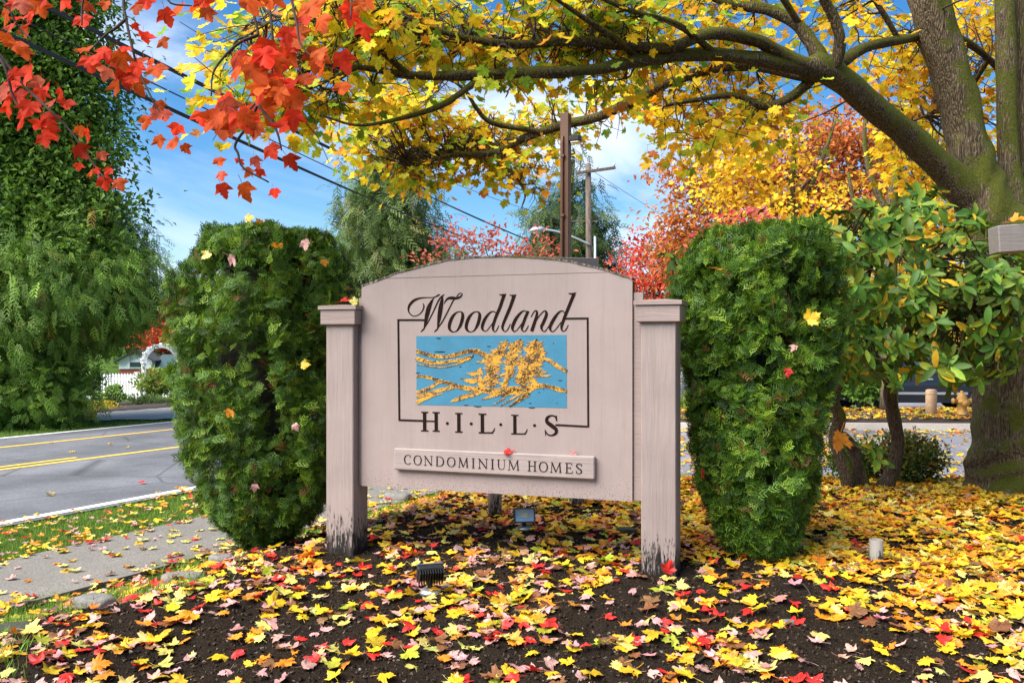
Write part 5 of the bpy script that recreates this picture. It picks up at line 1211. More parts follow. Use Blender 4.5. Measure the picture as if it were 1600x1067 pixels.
for i, (px, Y, w_, h_, pal, lab) in enumerate(((640, 75, 330, 75, GREEN, 'far green trees along the street behind the cedar'), (300, 85, 160, 60, DKG[:3], 'far dark trees behind the scarlet garden tree'), (1250, 45, 240, 70, [(0.10, 0.16, 0.03), (0.40, 0.36, 0.04), (0.06, 0.10, 0.02)], 'far mixed green and yellow hedge behind the parked car'), (1640, 45, 260, 110, [(0.40, 0.36, 0.04), (0.60, 0.42, 0.03), (0.10, 0.16, 0.03)], 'far yellow hedge at the right edge'), (-200, 60, 300, 120, DKG[:3], 'far dark wood at the left edge'), (950, 80, 260, 70, [(0.10, 0.14, 0.03), (0.30, 0.12, 0.03), (0.06, 0.10, 0.02)], 'far green and russet wood behind the fir'))):
    k = Y / F; o = crown_tree('far_wood', lab, 'trees', at(px, Y, 0), [blob(px + dx * w_ * .5, CY - h_ * .45 + abs(dx) * 8, Y, w_ * .30, h_ * .75) for dx in (-1, -.5, 0, .5, 1)], 420, 12, QUADS, pal, [1] * len(pal), 0.010 * Y, None, .014 * Y, seed=120 + i)
    o['kind'] = 'stuff'

# ------------------------------------------------------------------ street furniture and things on the bed
# brown square light pole behind the sign
lp = np.array(at(884, 7.0)); lp[2] = float(ground_base(lp[0], lp[1]))
pole = thing('light_pole', 'brown square steel light pole standing up behind the sign', 'light pole', loc=lp, rotz=R(-24))
hp = 1.65 + 362 / F * 7.0 - lp[2]
KP = 1.33
MB().box((-0.027 * KP, -0.027 * KP, -0.3), (0.027 * KP, 0.027 * KP, hp), 0.004).build('shaft', M_brown_steel, pole)
cd = MB(); cd.tube([(-0.011, -0.048, 0.2), (-0.011, -0.048, hp - 0.25), (-0.011, -0.045, hp - 0.195), (-0.011, -0.036, hp - 0.19)], 0.0087, 8); cd.build('conduit', M_brown_steel, pole, True)
for z in (hp - 0.84, hp - 1.6, hp - 0.36, 0.6): MB().box((-0.027, -0.0605, z), (0.007, -0.0363, z + 0.021), 0.002).build('strap', M_brown_steel, pole)
M_glow = simple('frosted lens', (0.75, 0.74, 0.70), 0.3)
lt = MB(); lt.box((0.0365, -0.04, hp - 0.233), (0.126, 0.04, hp - 0.19), 0.005); lh = lt.build('lamp_head', M_black, pole)
MB().box((0.05, -0.032, hp - 0.245), (0.12, 0.032, hp - 0.2335), 0.002).build('lens', M_glow, lh)

# utility pole with street light
up_ = thing('utility_pole', 'grey wooden utility pole with one crossarm before the tall fir', 'utility pole', loc=at(922, 44, 0))
MB().tube([(0, 0, -0.5), (-0.05, 0, 6), (-0.10, 0, 10.9)], [0.19, 0.17, 0.14], 12).build('mast', M_pole_wood, up_, True)
MB().box((-1.0, -0.06, -0.07), (1.0, 0.06, 0.07), 0.01, Matrix.Translation((0.28, -0.22, 10.52)) @ Matrix.Rotation(R(-8), 4, 'Y')).build('crossarm', M_pole_wood, up_)
for x, z in ((0.30, 10.52), (1.25, 10.66), (2.10, 10.78)):
    MB().lathe((x - .9, -0.22, z - .05), [(0.02, 0), (0.03, 0.02), (0.06, 0.08), (0.035, 0.11), (0.05, 0.17), (0.01, 0.2)], 10).build('insulator', M_galv, up_, True)
MB().box((-1.0, -0.03, 7.95), (0.4, 0.03, 8.02), 0.0).build('spacer_arm', M_pole_wood, up_)
MB().tube([(0.26, -.1, 3.0), (0.24, -.1, 7.2)], 0.07, 8).build('conduit', M_galv, up_, True)
sl = thing('street_light', 'silver cobra street lamp reaching left from the utility pole', 'street light', loc=at(922, 44, 0))
MB().tube(smooth_path([(0.0, -0.22, 6.75), (-0.9, -.22, 7.15), (-1.7, -.22, 7.42), (-2.3, -.22, 7.52)], 6), 0.06, 8).build('arm', M_galv, sl, True)
hd = MB().tube([(-2.25, -.22, 7.52), (-2.5, -.22, 7.54), (-2.9, -.22, 7.50), (-3.08, -.22, 7.45)], [0.07, 0.16, 0.15, 0.05], 10).build('lamp_head', M_galv, sl, True)
MB().tube([(-2.55, -.22, 7.42), (-2.9, -.22, 7.40)], [0.10, 0.09], 10).build('lens', M_glow, hd, True)
# overhead lines
M_cable = simple('black cable', (0.02, 0.02, 0.022), 0.6)
M_wire = simple('weathered wire', (0.10, 0.10, 0.11), 0.5)
def cable(label, a, b, r, sag=0.25, strands=1, mat=M_cable, over=0.35):
    a, b = np.array(a), np.array(b); a2 = a - (b - a) * over * 0.25; L_ = []
    o = MB()
    for k in range(strands):
        pts = []
        for u in np.linspace(0, 1, 50):
            p = a2 + (b - a2) * u; p[2] -= sag * 4 * u * (1 - u)
            if strands > 1: p += r * 0.95 * np.array([math.cos(u * 300 + k * 2.1), 0, math.sin(u * 300 + k * 2.1)])
            pts.append(p)
        o.tube(pts, r, 6)
    return tag(o.build('power_line', mat, None, True), label, 'cable', 'overhead lines along the street')
cable('thick upper overhead cable crossing from the top left corner', P(74, 4, 11), P(878, 396, 62), 0.020, 0.25, 2)
cable('thick lower overhead cable below the other two lines', P(0, 38, 10.5), P(816, 402, 62), 0.019, 0.3, 2)
cable('thin middle overhead wire between the two thick cables', P(50, 30, 11), P(840, 404, 62), 0.012, 0.25, 1)
cable('faint thin wire leaving the crossarm to the upper right', P(918, 262, 44), P(1180, 420, 70), 0.012, 0.2, 1, M_wire, 0.0)
cable('faint thin wire sloping down over the cedar', P(744, 298, 40), P(905, 352, 46), 0.012, 0.1, 1, M_wire, 0.9)

# white picket fence and arbor across the street
def fpt(px, Y): p = at(px, Y); return np.array([p[0], p[1], float(ground_base(p[0], p[1]))])
fA, fB = fpt(118, 33.6), fpt(286, 33.0)
fence = thing('picket_fence', 'white picket fence across the street behind low shrubs', 'fence', loc=fA)
fd = fB - fA; fl = np.linalg.norm(fd[:2]); fr_ = math.atan2(fd[1], fd[0]); fence.rotation_euler = (0, 0, fr_)
pk = MB().add(*prism([(-0.042, 0.06), (0.042, 0.06), (0.042, 0.95), (0, 1.01), (-0.042, 0.95)], -0.012, 0.012)); pkm = mesh('picket', np.concatenate(pk.V), pk.F, M_white_paint, link=False)
n_ = int(fl / 0.122)
for i in range(n_):
    if abs((i * 0.122 - 0.6) % 1.95) < 0.07 or (2.75 < i * .122 < 3.6): continue
    place('picket', pkm, Matrix.Translation((i * 0.122, -0.03, 0)), fence)
for z in (0.28, 0.74):
    MB().box((0, -0.015, z), (2.74, 0.02, z + 0.08)).build('rail', M_white_paint, fence); MB().box((3.62, -0.015, z), (fl, 0.02, z + 0.08)).build('rail', M_white_paint, fence)
for i in range(3):
    b_ = MB().box((0.6 + 1.95 * i - .06, -0.05, -.2), (0.6 + 1.95 * i + .06, 0.07, 1.02), .006); b_.box((0.6 + 1.95 * i - .075, -0.065, 1.02), (0.6 + 1.95 * i + .075, 0.085, 1.05)); b_.build('fence_post', M_white_paint, fence)
aC = fpt(252, 33.4); arbor = thing('garden_arbor', 'white arched garden arbor above the picket fence', 'arbor', loc=aC, rotz=R(28))
for yy in (-0.32, 0.32):
    for xx in (-0.62, 0.62):
        MB().box((xx - .05, yy - .05, -.1), (xx + .05, yy + .05, 1.38), .005).build('arbor_post', M_white_paint, arbor)
        MB().box((xx - .085, yy - .085, 1.381), (xx + .085, yy + .085, 1.44), .005).build('capital', M_white_paint, arbor)
    V, Fs = [], []
    for i, q0 in enumerate(np.linspace(0, math.pi, 17)):
        for rr, y_ in ((0.55, -.04), (0.69, -.04), (0.69, .04), (0.55, .04)): V.append((rr * math.cos(q0), yy + y_, 1.44 + rr * math.sin(q0)))
    for i in range(16):
        for j in range(4): Fs.append((i * 4 + j, i * 4 + (j + 1) % 4, i * 4 + 4 + (j + 1) % 4, i * 4 + 4 + j))
    mesh('arch', V, Fs, M_white_paint, arbor)
for q0 in np.linspace(0.15, math.pi - .15, 9):
    MB().tube([(0.71 * math.cos(q0), -.46, 1.44 + .71 * math.sin(q0)), (0.71 * math.cos(q0), .46, 1.44 + .71 * math.sin(q0))], 0.026, 6).build('slat', M_white_paint, arbor)
for z in (0.5, 1.0):
    for xx in (-.62, .62): MB().box((xx - .02, -.269, z), (xx + .02, .269, z + .05)).build('side_rail', M_white_paint, arbor)
# house behind the arbor
hs0 = fpt(262, 42); house = thing('house', 'white gabled house with a brick base behind the arbor', 'house', loc=hs0, rotz=R(12))
M_brick = simple('brick', (0.30, 0.085, 0.05), 0.85, nscale=12, namt=.25); M_roof = simple('dark shingle roof', (0.05, 0.055, 0.06), .85, nscale=10, namt=.3)
M_teal = simple('dark window glass', (0.02, 0.05, 0.055), 0.08, spec=0.8)
MB().box((-2.2, 0, -.3), (5, 5, 0.95)).build('brick_base', M_brick, house)
MB().add(*prism([(-2.2, 0.951), (-0.7, 0.951), (-0.7, 1.35), (-1.45, 1.78), (-2.2, 1.35)], -0.05, 4.9)).build('gable_wall', M_white_paint, house)
for sx in (-1, 1): MB().add(*prism([(-1.45, 1.79), (-1.45, 1.87), (-1.45 + sx * .92, 1.36), (-1.45 + sx * .92, 1.28)], -.3, 5.0)).build('gable_roof', M_roof, house)
MB().add([(-0.69, -.25, .97), (5.2, -.25, .97), (5.2, 2.5, 1.62), (-0.69, 2.5, 1.62), (-0.69, -.25, .90), (5.2, -.25, .90), (5.2, 2.5, 1.5), (-0.69, 2.5, 1.5)], [(0, 1, 2, 3), (7, 6, 5, 4), (0, 4, 5, 1), (1, 5, 6, 2), (2, 6, 7, 3), (3, 7, 4, 0)]).build('roof', simple('teal grey roof', (.035, .075, .08), .7, nscale=9, namt=.3), house)
wn = MB().box((-1.75, -0.08, 1.0), (-1.15, -0.0505, 1.32)).build('window', M_white_paint, house); MB().box((-1.70, -.095, 1.04), (-1.20, -.0805, 1.28)).build('pane', M_teal, wn)
# pale building glimpsed right of the sign
pb = thing('pale_building', 'pale rendered building glimpsed right of the sign post', 'building', loc=at(1120, 44, 0))
MB().box((-3.2, 0, -.2), (7, 5, 2.6)).build('wall', simple('pale render', (.62, .62, .64), .8, nscale=3, namt=.08), pb)
MB().add(*prism([(-3.6, 2.602), (7.4, 2.602), (6.4, 3.6), (-2.6, 3.6)], -.5, 5.5)).build('roof', M_roof, pb)
for x in (-2.4, -.2, 2.2):
    w_ = MB().box((x, -.05, 1.0), (x + 1.3, -.0005, 2.1)).build('window', M_white_paint, pb); MB().box((x + .08, -.065, 1.07), (x + 1.22, -.0505, 2.03)).build('pane', M_teal, w_)

# parked car
car = thing('parked_car', 'dark blue car parked in the lane behind the bed', 'car', loc=(*at(1424, 22.0)[:2], 0.012), rotz=R(-3))
M_carp = simple('dark blue car paint', (0.012, 0.016, 0.030), 0.18, metal=0.2, spec=0.7); M_tyre = simple('rubber', (.015, .015, .015), .8); M_rim = simple('alloy', (.62, .63, .65), .3, metal=.8)
M_cglass = simple('car glass', (0.03, 0.045, 0.05), 0.05, spec=0.9)
bodyp = [(-2.2, .32), (-2.25, .62), (-2.15, .88), (-1.5, .97), (-0.75, 1.00), (1.75, 1.02), (2.15, .95), (2.25, .6), (2.2, .3), (1.72, .27), (1.65, .5), (1.36, .66), (1.07, .5), (1.0, .24), (-1.0, .24), (-1.07, .5), (-1.36, .66), (-1.65, .5), (-1.72, .27)]
V, Fs = prism(bodyp, -0.86, 0.86); V = [(x, y * (0.97 if z > .9 else 1.0), z) for x, y, z in V]
MB().add(V, Fs).build('body', M_carp, car)
cab = [(-0.85, 1.0), (-0.15, 1.42), (1.25, 1.44), (1.85, 1.03)]
V = [(x, -.80 if z < 1.2 else -.62, z) for x, z in cab] + [(x, .80 if z < 1.2 else .62, z) for x, z in cab]; n4 = 4
MB().add(V, [(3, 2, 1, 0), (4, 5, 6, 7)] + [(i, (i + 1) % 4, (i + 1) % 4 + 4, i + 4) for i in range(4)]).build('cabin', M_carp, car)
for (x0, x1) in ((-0.62, 0.30), (0.38, 1.35)):
    q_ = [(x0 + .02, -.803, 1.05), (x1, -.803, 1.05), (x1 - .05, -.648, 1.375), (max(x0 + .02, x0 + (.50 if x0 < 0 else .02)), -.648, 1.375)]
    MB().add(q_ + [(x, y + .02, z) for x, y, z in q_], [(0, 1, 2, 3), (4, 7, 6, 5), (0, 4, 5, 1), (1, 5, 6, 2), (2, 6, 7, 3), (3, 7, 4, 0)]).build('side_window', M_cglass, car)
for x in (-.05, .95): MB().box((x, -.885, .80), (x + .22, -.861, .835), .004).build('door_handle', M_rim, car)
MB().box((-1.0, -.882, .44), (1.0, -.861, .50), .006).build('side_trim', M_rim, car)
MB().box((-2.262, -.78, .66), (-2.16, -.45, .80), .02).build('headlight', M_glow, car); MB().box((2.14, -.80, .66), (2.262, -.50, .86), .02).build('tail_light', simple('red lens', (.4, .01, .01), .2), car)
for x in (-1.36, 1.36):
    for y in (-.80, .80):
        whl = MB(); Mw = Matrix.Translation((x, y, .31)) @ Matrix.Rotation(R(90), 4, 'X')
        for nm_, pr_, mt_ in (('tyre', [(.20, -.1), (.29, -.1), (.315, -.06), (.315, .06), (.29, .1), (.20, .1)], M_tyre), ('rim', [(.02, -.085), (.195, -.09), (.195, .09), (.05, .105), (.02, .105)], M_rim)):
            b_ = MB().lathe((0, 0, 0), pr_, 22); o = b_.build(nm_, mt_, None, True)
            o.data.transform(Mw)
            if nm_ == 'tyre': tyre = o; o.parent = car; o.name = 'wheel'
            else: o.parent = tyre
# bollard and hydrant on the far bed
def bedz(x, y): return 0.17
bp_ = at(1455, 18.3); bol = thing('bollard', 'peach painted concrete bollard on the leafy bed by the car', 'bollard', loc=(bp_[0], bp_[1], .13))
M_peach = simple('peach paint', (0.62, 0.40, 0.24), .75, nscale=14, namt=.2)
MB().lathe((0, 0, 0), [(.112, -.1), (.112, .56), (.104, .585), (.06, .598), (.01, .60)], 22).build('bollard_shaft', M_peach, bol, True)
MB().lathe((0, 0, 0), [(.1145, .50), (.1145, .53)], 22).build('painted_band', simple('pale band', (.66, .47, .28), .7), bol, True)
hp_ = at(1503, 18.2); hyd = thing('fire_hydrant', 'stubby orange yellow fire hydrant beside the bollard', 'hydrant', loc=(hp_[0], hp_[1], .14))
M_hyd = simple('hydrant paint', (0.62, 0.33, 0.08), .55, nscale=20, namt=.25)
MB().lathe((0, 0, 0), [(.13, -.1), (.13, .03), (.10, .04), (.098, .30), (.12, .31), (.12, .35), (.105, .36), (.10, .42), (.07, .49), (.03, .52), (.03, .56), (.01, .56)], 20).build('barrel', M_hyd, hyd, True)
for sx in (-1, 1): MB().tube([(sx * .08, 0, .345), (sx * .17, 0, .345), (sx * .171, 0, .345), (sx * .20, 0, .345)], [.05, .05, .062, .06], 12).build('outlet', M_hyd, hyd, True)
MB().tube([(0, -.08, .30), (0, -.16, .30), (0, -.161, .30), (0, -.19, .30)], [.062, .062, .075, .072], 12).build('pumper_outlet', M_hyd, hyd, True)
# white pipe stub
pp = G(1369, 880); pipe = thing('pipe_stub', 'short dirty white pipe standing in the yellow leaves', 'pipe', loc=pp)
def pipe_mat():
    return wood_paint_mat('dirty white plastic', (.42, .39, .34), 'Z', .6, zdirt=(float(pp[2]) - .06, float(pp[2]) + .16))
V, Fs = [], []; sg = 22; a = np.linspace(0, 2 * math.pi, sg, endpoint=False)
for rr, z in ((.036, -.1), (.036, .118), (.0305, .118), (.0305, -.02)): V += [(rr * math.cos(q0), rr * math.sin(q0), z) for q0 in a]
for i in range(3):
    for j in range(sg): Fs.append((i * sg + j, i * sg + (j + 1) % sg, (i + 1) * sg + (j + 1) % sg, (i + 1) * sg + j))
Fs.append(tuple(3 * sg + j for j in range(sg)))
mesh('pipe_wall', V, Fs, pipe_mat(), pipe, False)
# floodlights
def floodlight(label, px, py, yaw, tilt, hh, s=1.0):
    g0 = G(px, py); r_ = thing('floodlight', label, 'floodlight', 'garden floodlights', g0, yaw)
    MB().lathe((0, 0, 0), [(.062 * s, -.01), (.062 * s, .006), (.045 * s, .016), (.018 * s, .022)], 18).build('base_plate', M_galv, r_, True)
    MB().tube([(0, 0, .0), (0, 0, hh * .55), (0, 0.0, hh)], [.016 * s, .016 * s, .013 * s], 10).build('stem', M_black, r_, True)
    Mh = Matrix.Translation((0, 0, hh + .035 * s)) @ Matrix.Rotation(tilt, 4, 'X') @ Matrix.Scale(s, 4)
    h = MB().box((-.075, -.018, -.045), (.075, .018, .058), .006, Mh).build('housing', M_black, r_)
    for i in range(10):
        x = -.066 + i * .0147; MB().box((x - .003, .0185, -.040), (x + .003, .048, .054), 0, Mh).build('fin', M_black, h)
    MB().box((-.066, -.0215, -.037), (.066, -.0185, .05), 0, Mh).build('lens', M_lens, h)
    b_ = MB()
    for a0, a1 in (((-.075, -.026, -.045), (.075, -.0182, -.036)), ((-.075, -.026, .049), (.075, -.0182, .058)), ((-.075, -.026, -.036), (-.065, -.0182, .049)), ((.065, -.026, -.036), (.075, -.0182, .049))): b_.box(a0, a1, 0, Mh)
    b_.build('bezel', simple('dark blue grey bezel', (.05, .07, .11), .4), h)
    MB().box((-.02, -.0236, -.012), (.02, -.0217, .020), 0, Mh).build('led_chip', simple('led', (.75, .7, .45), .4), h)
M_lens = simple('pale reflector behind glass', (.62, .66, .70), .12, metal=.35)
floodlight('small square floodlight with a pale lens facing the camera below the sign', 819, 832, R(8), R(-14), .05, .92)
floodlight('black finned floodlight seen from behind on the bare soil', 672, 930, R(196), R(-34), .06, .86)
# timber at the right edge
tm = thing('timber_beam', 'weathered grey timber beam end poking in at the right edge', 'beam', loc=P(1562, 395, 5.2), rotz=R(-8))
MB().box((0, 0, 0), (1.5, .16, .165), .006, Matrix.Rotation(R(-3), 4, 'Y')).build('beam', M_grey_wood, tm)
MB().box((.30, .03, -1.6), (.44, .13, -.002), .006).build('beam_post', M_grey_wood, tm)
# stones
def stone(label, px, py, wpx, hpx, seed, flat=.5, mat=M_stone):
    g0 = G(px, py); k = g0[1] / F; rg = np.random.default_rng(seed)
    import bmesh
    bm = bmesh.new(); bmesh.ops.create_icosphere(bm, subdivisions=3, radius=1)
    for v in bm.verts:
        n_ = v.co.copy(); f_ = .75 + .5 * float(fbm(np.array(n_.x * 1.3 + seed), np.array(n_.y * 1.3 + n_.z * 1.7 + seed), seed, 3))
        v.co = Vector((max(-.8, min(.8, n_.x * f_)) * wpx * k * .62, max(-.8, min(.8, n_.y * f_)) * wpx * k * .42, max(-.6, min(.62, n_.z * f_)) * hpx * k))
    me = bpy.data.meshes.new('stone'); bm.to_mesh(me); bm.free(); me.materials.append(mat)
    me.polygons.foreach_set('use_smooth', [True] * len(me.polygons))
    o = place('stone', me, Matrix.Translation(g0) @ Matrix.Rotation(rg.random() * .8 - .6, 4, 'Z')); return tag(o, label, 'stone', 'stones edging the bed')
M_dstone = simple('dark mossy stone', (.045, .045, .032), .9, nscale=18, namt=.5, bump=.7, bscale=50)
stone('flat grey edging stone between the path and the bed, lower left', 150, 944, 62, 22, 3)
stone('dark rough stone at the left picture edge by the grass', 22, 986, 60, 22, 5, mat=M_dstone)
stone('grey pointed stone at the foot of the left shrub', 345, 884, 40, 26, 7)
stone('flat stone half sunk below the left shrub by the path', 285, 905, 60, 14, 9)
stone('large grey stone behind the left sign post', 622, 782, 44, 22, 11)
stone('small dark stone beside the large grey one behind the post', 602, 792, 18, 12, 13, mat=M_dstone)
stone('dark mossy stone near the right sign post', 978, 838, 34, 18, 15, mat=M_dstone)
stone('small pale pebble on the soil in the foreground', 1171, 1034, 18, 12, 17, mat=simple('pale stone', (.42, .42, .42), .7, nscale=20, namt=.2))
stone('brown pebble near the fallen stick in the foreground', 1232, 975, 18, 10, 19)

# grass
def blade(seed):
    rg = np.random.default_rng(seed); b = rg.uniform(.15, .5)
    V = np.array([(-.035, 0, 0), (.035, 0, 0), (-.03, .5, b * .25), (.03, .5, b * .25), (0, 1, b)]); return V, np.array([(0, 1, 3), (0, 3, 2), (2, 3, 4)]), V * (1, 1, 0)
BL = [blade(600 + i) for i in range(5)]
def grass(name, label, xy, hmin, hmax):
    n = len(xy); z = ground(xy[:, 0], xy[:, 1]); pos = np.column_stack([xy, z - .004])
    d = np.column_stack([RNG.normal(0, .38, n), RNG.normal(0, .38, n), np.ones(n)]); nm = np.column_stack([RNG.normal(0, 1, (n, 2)), RNG.normal(0, .2, n)])
    cols = pick([(0.17, 0.30, 0.030), (0.23, 0.38, 0.045), (0.11, 0.22, 0.025), (0.34, 0.36, 0.08)], n, (4, 4, 2, .8))
    return tag(scatter(name, BL, RNG.integers(0, 5, n), basis(d, nm, RNG.uniform(hmin, hmax, n)), pos, cols, M_grass), label, None, None, 'stuff')
def ts_pts(t0, t1, s0, s1, n):
    t = RNG.uniform(t0, t1, n); s = RNG.uniform(s0, s1, n); x, y = TS(t, s); return np.column_stack([x, y])
grass('verge_grass', 'short green grass on the verge between path and street', ts_pts(6.42, 7.80, 1.5, 10.5, 46000), .025, .055)
g2 = ts_pts(3.3, 5.36, -.5, 9.2, 80000); tt = tcoord(g2[:, 0], g2[:, 1]); mk = fbm(g2[:, 0] * 1.5, g2[:, 1] * 1.5, 33, 3)
fr = sstep(5.0, 4.3, g2[:, 1] + .25 * g2[:, 0] + .5)   # front-left corner lawn
kp_ = (RNG.random(len(g2)) < np.clip(sstep(4.8, 5.2, tt) * sstep(.30, .46, mk) + fr * sstep(.28, .44, mk) * sstep(3.3, 3.8, tt), 0, 1))
grass('bed_edge_grass', 'tufts of grass along the bed edge at lower left', g2[kp_], .03, .075)
g3 = ts_pts(15.4, 17.2, 2, 14, 9000); grass('far_verge_grass', 'short grass along the far kerb of the street', g3, .03, .07)

# crumbs of soil and bark
def clod(seed):
    rg = np.random.default_rng(seed); V = np.array([(1, 0, 0), (-1, 0, 0), (0, 1, 0), (0, -1, 0), (0, 0, .7), (0, 0, -.7)]) * rg.uniform(.6, 1.2, (6, 3)) + rg.normal(0, .15, (6, 3))
    return V, np.array([(0, 2, 4), (2, 1, 4), (1, 3, 4), (3, 0, 4), (2, 0, 5), (1, 2, 5), (3, 1, 5), (0, 3, 5)]), V * 0
CL = [clod(800 + i) for i in range(6)]
nq = 52000; x = RNG.uniform(-2.6, 3.6, nq); y = 3.1 + 3.2 * RNG.random(nq) ** 1.4; kk = tcoord(x, y) < 4.9; x, y = x[kk], y[kk]
sz = .003 + .010 * RNG.random(len(x)) ** 3
tag(scatter('soil_crumbs', CL, RNG.integers(0, 6, len(x)), basis(randdir(len(x)), randdir(len(x)), sz), np.column_stack([x, y, ground(x, y) + sz * .3]), pick([(0.028, 0.020, 0.014), (0.055, 0.037, 0.025), (0.014, 0.010, 0.008), (0.12, 0.085, 0.06), (0.24, 0.21, 0.18)], len(x), (5, 5, 3, 1.1, .15)), M_crumb), 'loose dark crumbs of soil and bark on the bed', None, None, 'stuff')
# ------------------------------------------------------------------ fallen leaves
LOW_T = [leaf_temp(NORWAY, 700 + i, curl=.3, fold=.2, petiole=0) for i in range(6)]; LOW_R = [leaf_temp(REDM, 720 + i, curl=.3, fold=.2, petiole=0) for i in range(4)]
def fan_only(t):
    V, Fc, L = t; n = (len(V) - 1) // 2; V2 = np.vstack([V[:1], V[1 + n:]]); L2 = np.vstack([L[:1], L[1 + n:]])
    return V2, np.array([(0, 1 + i, 1 + (i + 1) % n) for i in range(n)]), L2
LOW = [fan_only(t) for t in LOW_T + LOW_R]
PALF = np.array([YEL, ORA, PALE, RED, PNK, LIME, (0.20, 0.085, 0.035)])
KN = ['yellow', 'orange', 'pale yellow', 'red', 'pale pink', 'lime yellow', 'brown']
def sow(x, y, wts, zf, zoff=.008, zr=.02, tilt=.23, smax=.091):
    n = len(x); k = np.array([RNG.choice(7, p=w_ / w_.sum()) for w_ in wts]); c = np.clip(PALF[k] * (1 + RNG.normal(0, .15, (n, 1))) * (1 + RNG.normal(0, .07, (n, 3))), .01, .88)
    isr = (k == 3) | (k == 4) | ((k == 1) & (RNG.random(n) < .35))
    s = np.where(isr, RNG.uniform(.040, .076, n), RNG.uniform(.048, smax, n)); s = np.where(k == 4, s * .95, s)
    e = .03; gxn = -(zf(x + e, y) - zf(x - e, y)) / (2 * e); gyn = -(zf(x, y + e) - zf(x, y - e)) / (2 * e)
    nm = np.column_stack([gxn, gyn, np.ones(n)]) + RNG.normal(0, tilt, (n, 3)) * (1, 1, 0); a = RNG.random(n) * 6.283
    nm = np.where((RNG.random(n) < .35)[:, None], -nm, nm)
    d = np.column_stack([np.cos(a), np.sin(a), RNG.normal(0, .10, n)])
    pos = np.column_stack([x, y, zf(x, y) + zoff + RNG.random(n) ** 2 * zr]); M3 = basis(d, nm, s)
    pos -= M3[:, :, 1] * .45
    return pos, M3, c, k, isr
def rnd(x0, x1, y0, y1, n): return RNG.uniform(x0, x1, n), RNG.uniform(y0, y1, n)
WL, WR = np.array([.22, .14, .11, .16, .30, .04, .08]), np.array([.43, .29, .13, .03, .04, .06, .07])
x, y = rnd(-3.6, 7.0, 2.9, 9.3, 56000); t_ = tcoord(x, y)
wr = sstep(.8, 2.2, x + (y - 4.3) * .75) ; clus = fbm(x * 2.3, y * 2.3, 77, 3)
dens = (215 + 40 * sstep(3.6, 5, t_) + 330 * wr) * (.55 + .85 * sstep(.36, .62, clus)) * sstep(5.4, 5.1, t_)
dens *= np.where((y < 4.5) & (x > 1.2), .62 + .38 * sstep(3.5, 4.5, y), 1)
k_ = RNG.random(len(x)) < dens / 820.0
# nothing inside the posts or the plate stems
for fx in (0.77, -0.98): k_ &= np.hypot(x - fx, y - (4.5 if fx > 0 else 5.05)) > .13
k_ &= np.hypot(x - pp[0], y - pp[1]) > .09
x, y, wr = x[k_], y[k_], wr[k_]
W = WL[None] * (1 - wr[:, None]) + WR[None] * wr[:, None]
pos, M3, c, k, isr = sow(x, y, W, ground)
ti_ = np.where(isr, RNG.integers(9, 16, len(x)), RNG.integers(0, 9, len(x)))
ctr = pos + M3[:, :, 1] * .45
qx = 800 + ctr[:, 0] / ctr[:, 1] * F; qy = CY - (ctr[:, 2] - H) / ctr[:, 1] * F
vis = (qx > 8) & (qx < 1592) & (qy > 560) & (qy < 1055)
big_ = np.argsort(np.where(vis, ctr[:, 1] / np.linalg.norm(M3[:, :, 0], axis=1), 1e9))[:292]
one = np.zeros(len(x), bool); one[big_] = True
gm_ = [temp_mesh(t, 'fallen_leaf', M_leaf_o) for t in ALLG]
LANDM = [((-1.9, 3.9), 'in the lower left corner'), ((-.6, 3.7), 'in the central foreground'), ((.55, 3.65), 'below the sign, near foreground'), ((1.05, 3.8), 'by the pale pebble'), ((2.2, 3.8), 'near the lower right corner'), ((1.9, 4.2), 'in front of the pipe'), ((2.5, 4.8), 'right of the pipe'), ((1.8, 5.0), 'left of the pipe'), ((.4, 4.5), "under the sign's right end"), ((-.4, 4.6), 'below the sign plaque'), ((-2.4, 4.3), 'in the left grass'), ((-1.6, 5.0), 'before the left shrub'), ((-1.0, 4.6), 'before the left post'), ((-.45, 4.1), 'beside the finned floodlight'), ((.3, 3.9), "before the sign's middle"), ((.0, 4.9), 'near the lit floodlight'), ((.8, 4.1), 'before the right post'), ((1.4, 4.3), 'before the right shrub'), ((2.1, 4.6), 'around the pipe stub'), ((1.5, 3.6), 'in the right foreground'), ((2.6, 4.0), 'along the right edge'), ((-1.2, 3.9), 'in the left foreground')]
for i in big_:
    o = place('fallen_leaf', gm_[ti_[i]], mat4(M3[i], pos[i]), None, c[i])
    j = int(np.argmin([np.hypot(ctr[i, 0] - p[0], ctr[i, 1] - p[1]) for p, _ in LANDM]))
    sz = np.linalg.norm(M3[i, :, 0]); szw = 'small ' if sz < .058 else 'large ' if sz > .078 else ''
    face = 'face down ' if M3[i, 2, 2] < 0 else ''; steep = 'tilted ' if abs(M3[i, 2, 2]) < .80 * sz else ''
    tag(o, ('%s%s%s%s %s leaf %s' % (szw, steep, face, KN[k[i]], 'pointed' if isr[i] else 'maple', LANDM[j][1])), 'leaf', 'fallen maple leaves')
from collections import defaultdict
grp = defaultdict(list)
for o in bpy.data.objects:
    if o.name.startswith('fallen_leaf'): grp[o['label']].append(o)
ORD = ['first', 'second', 'third', 'fourth', 'fifth', 'sixth', 'seventh', 'eighth', 'ninth', 'tenth', 'eleventh', 'twelfth', 'thirteenth', 'fourteenth', 'fifteenth', 'sixteenth', 'seventeenth', 'eighteenth', 'nineteenth', 'twentieth']
for lb_, os_ in grp.items():
    if len(os_) > 1:
        for o, w_ in zip(sorted(os_, key=lambda o: o.location.x / o.location.y), ORD): o['label'] = lb_ + ', ' + w_ + ' from left'
near = ~one & (ctr[:, 1] < 6.2); far_ = ~one & ~near
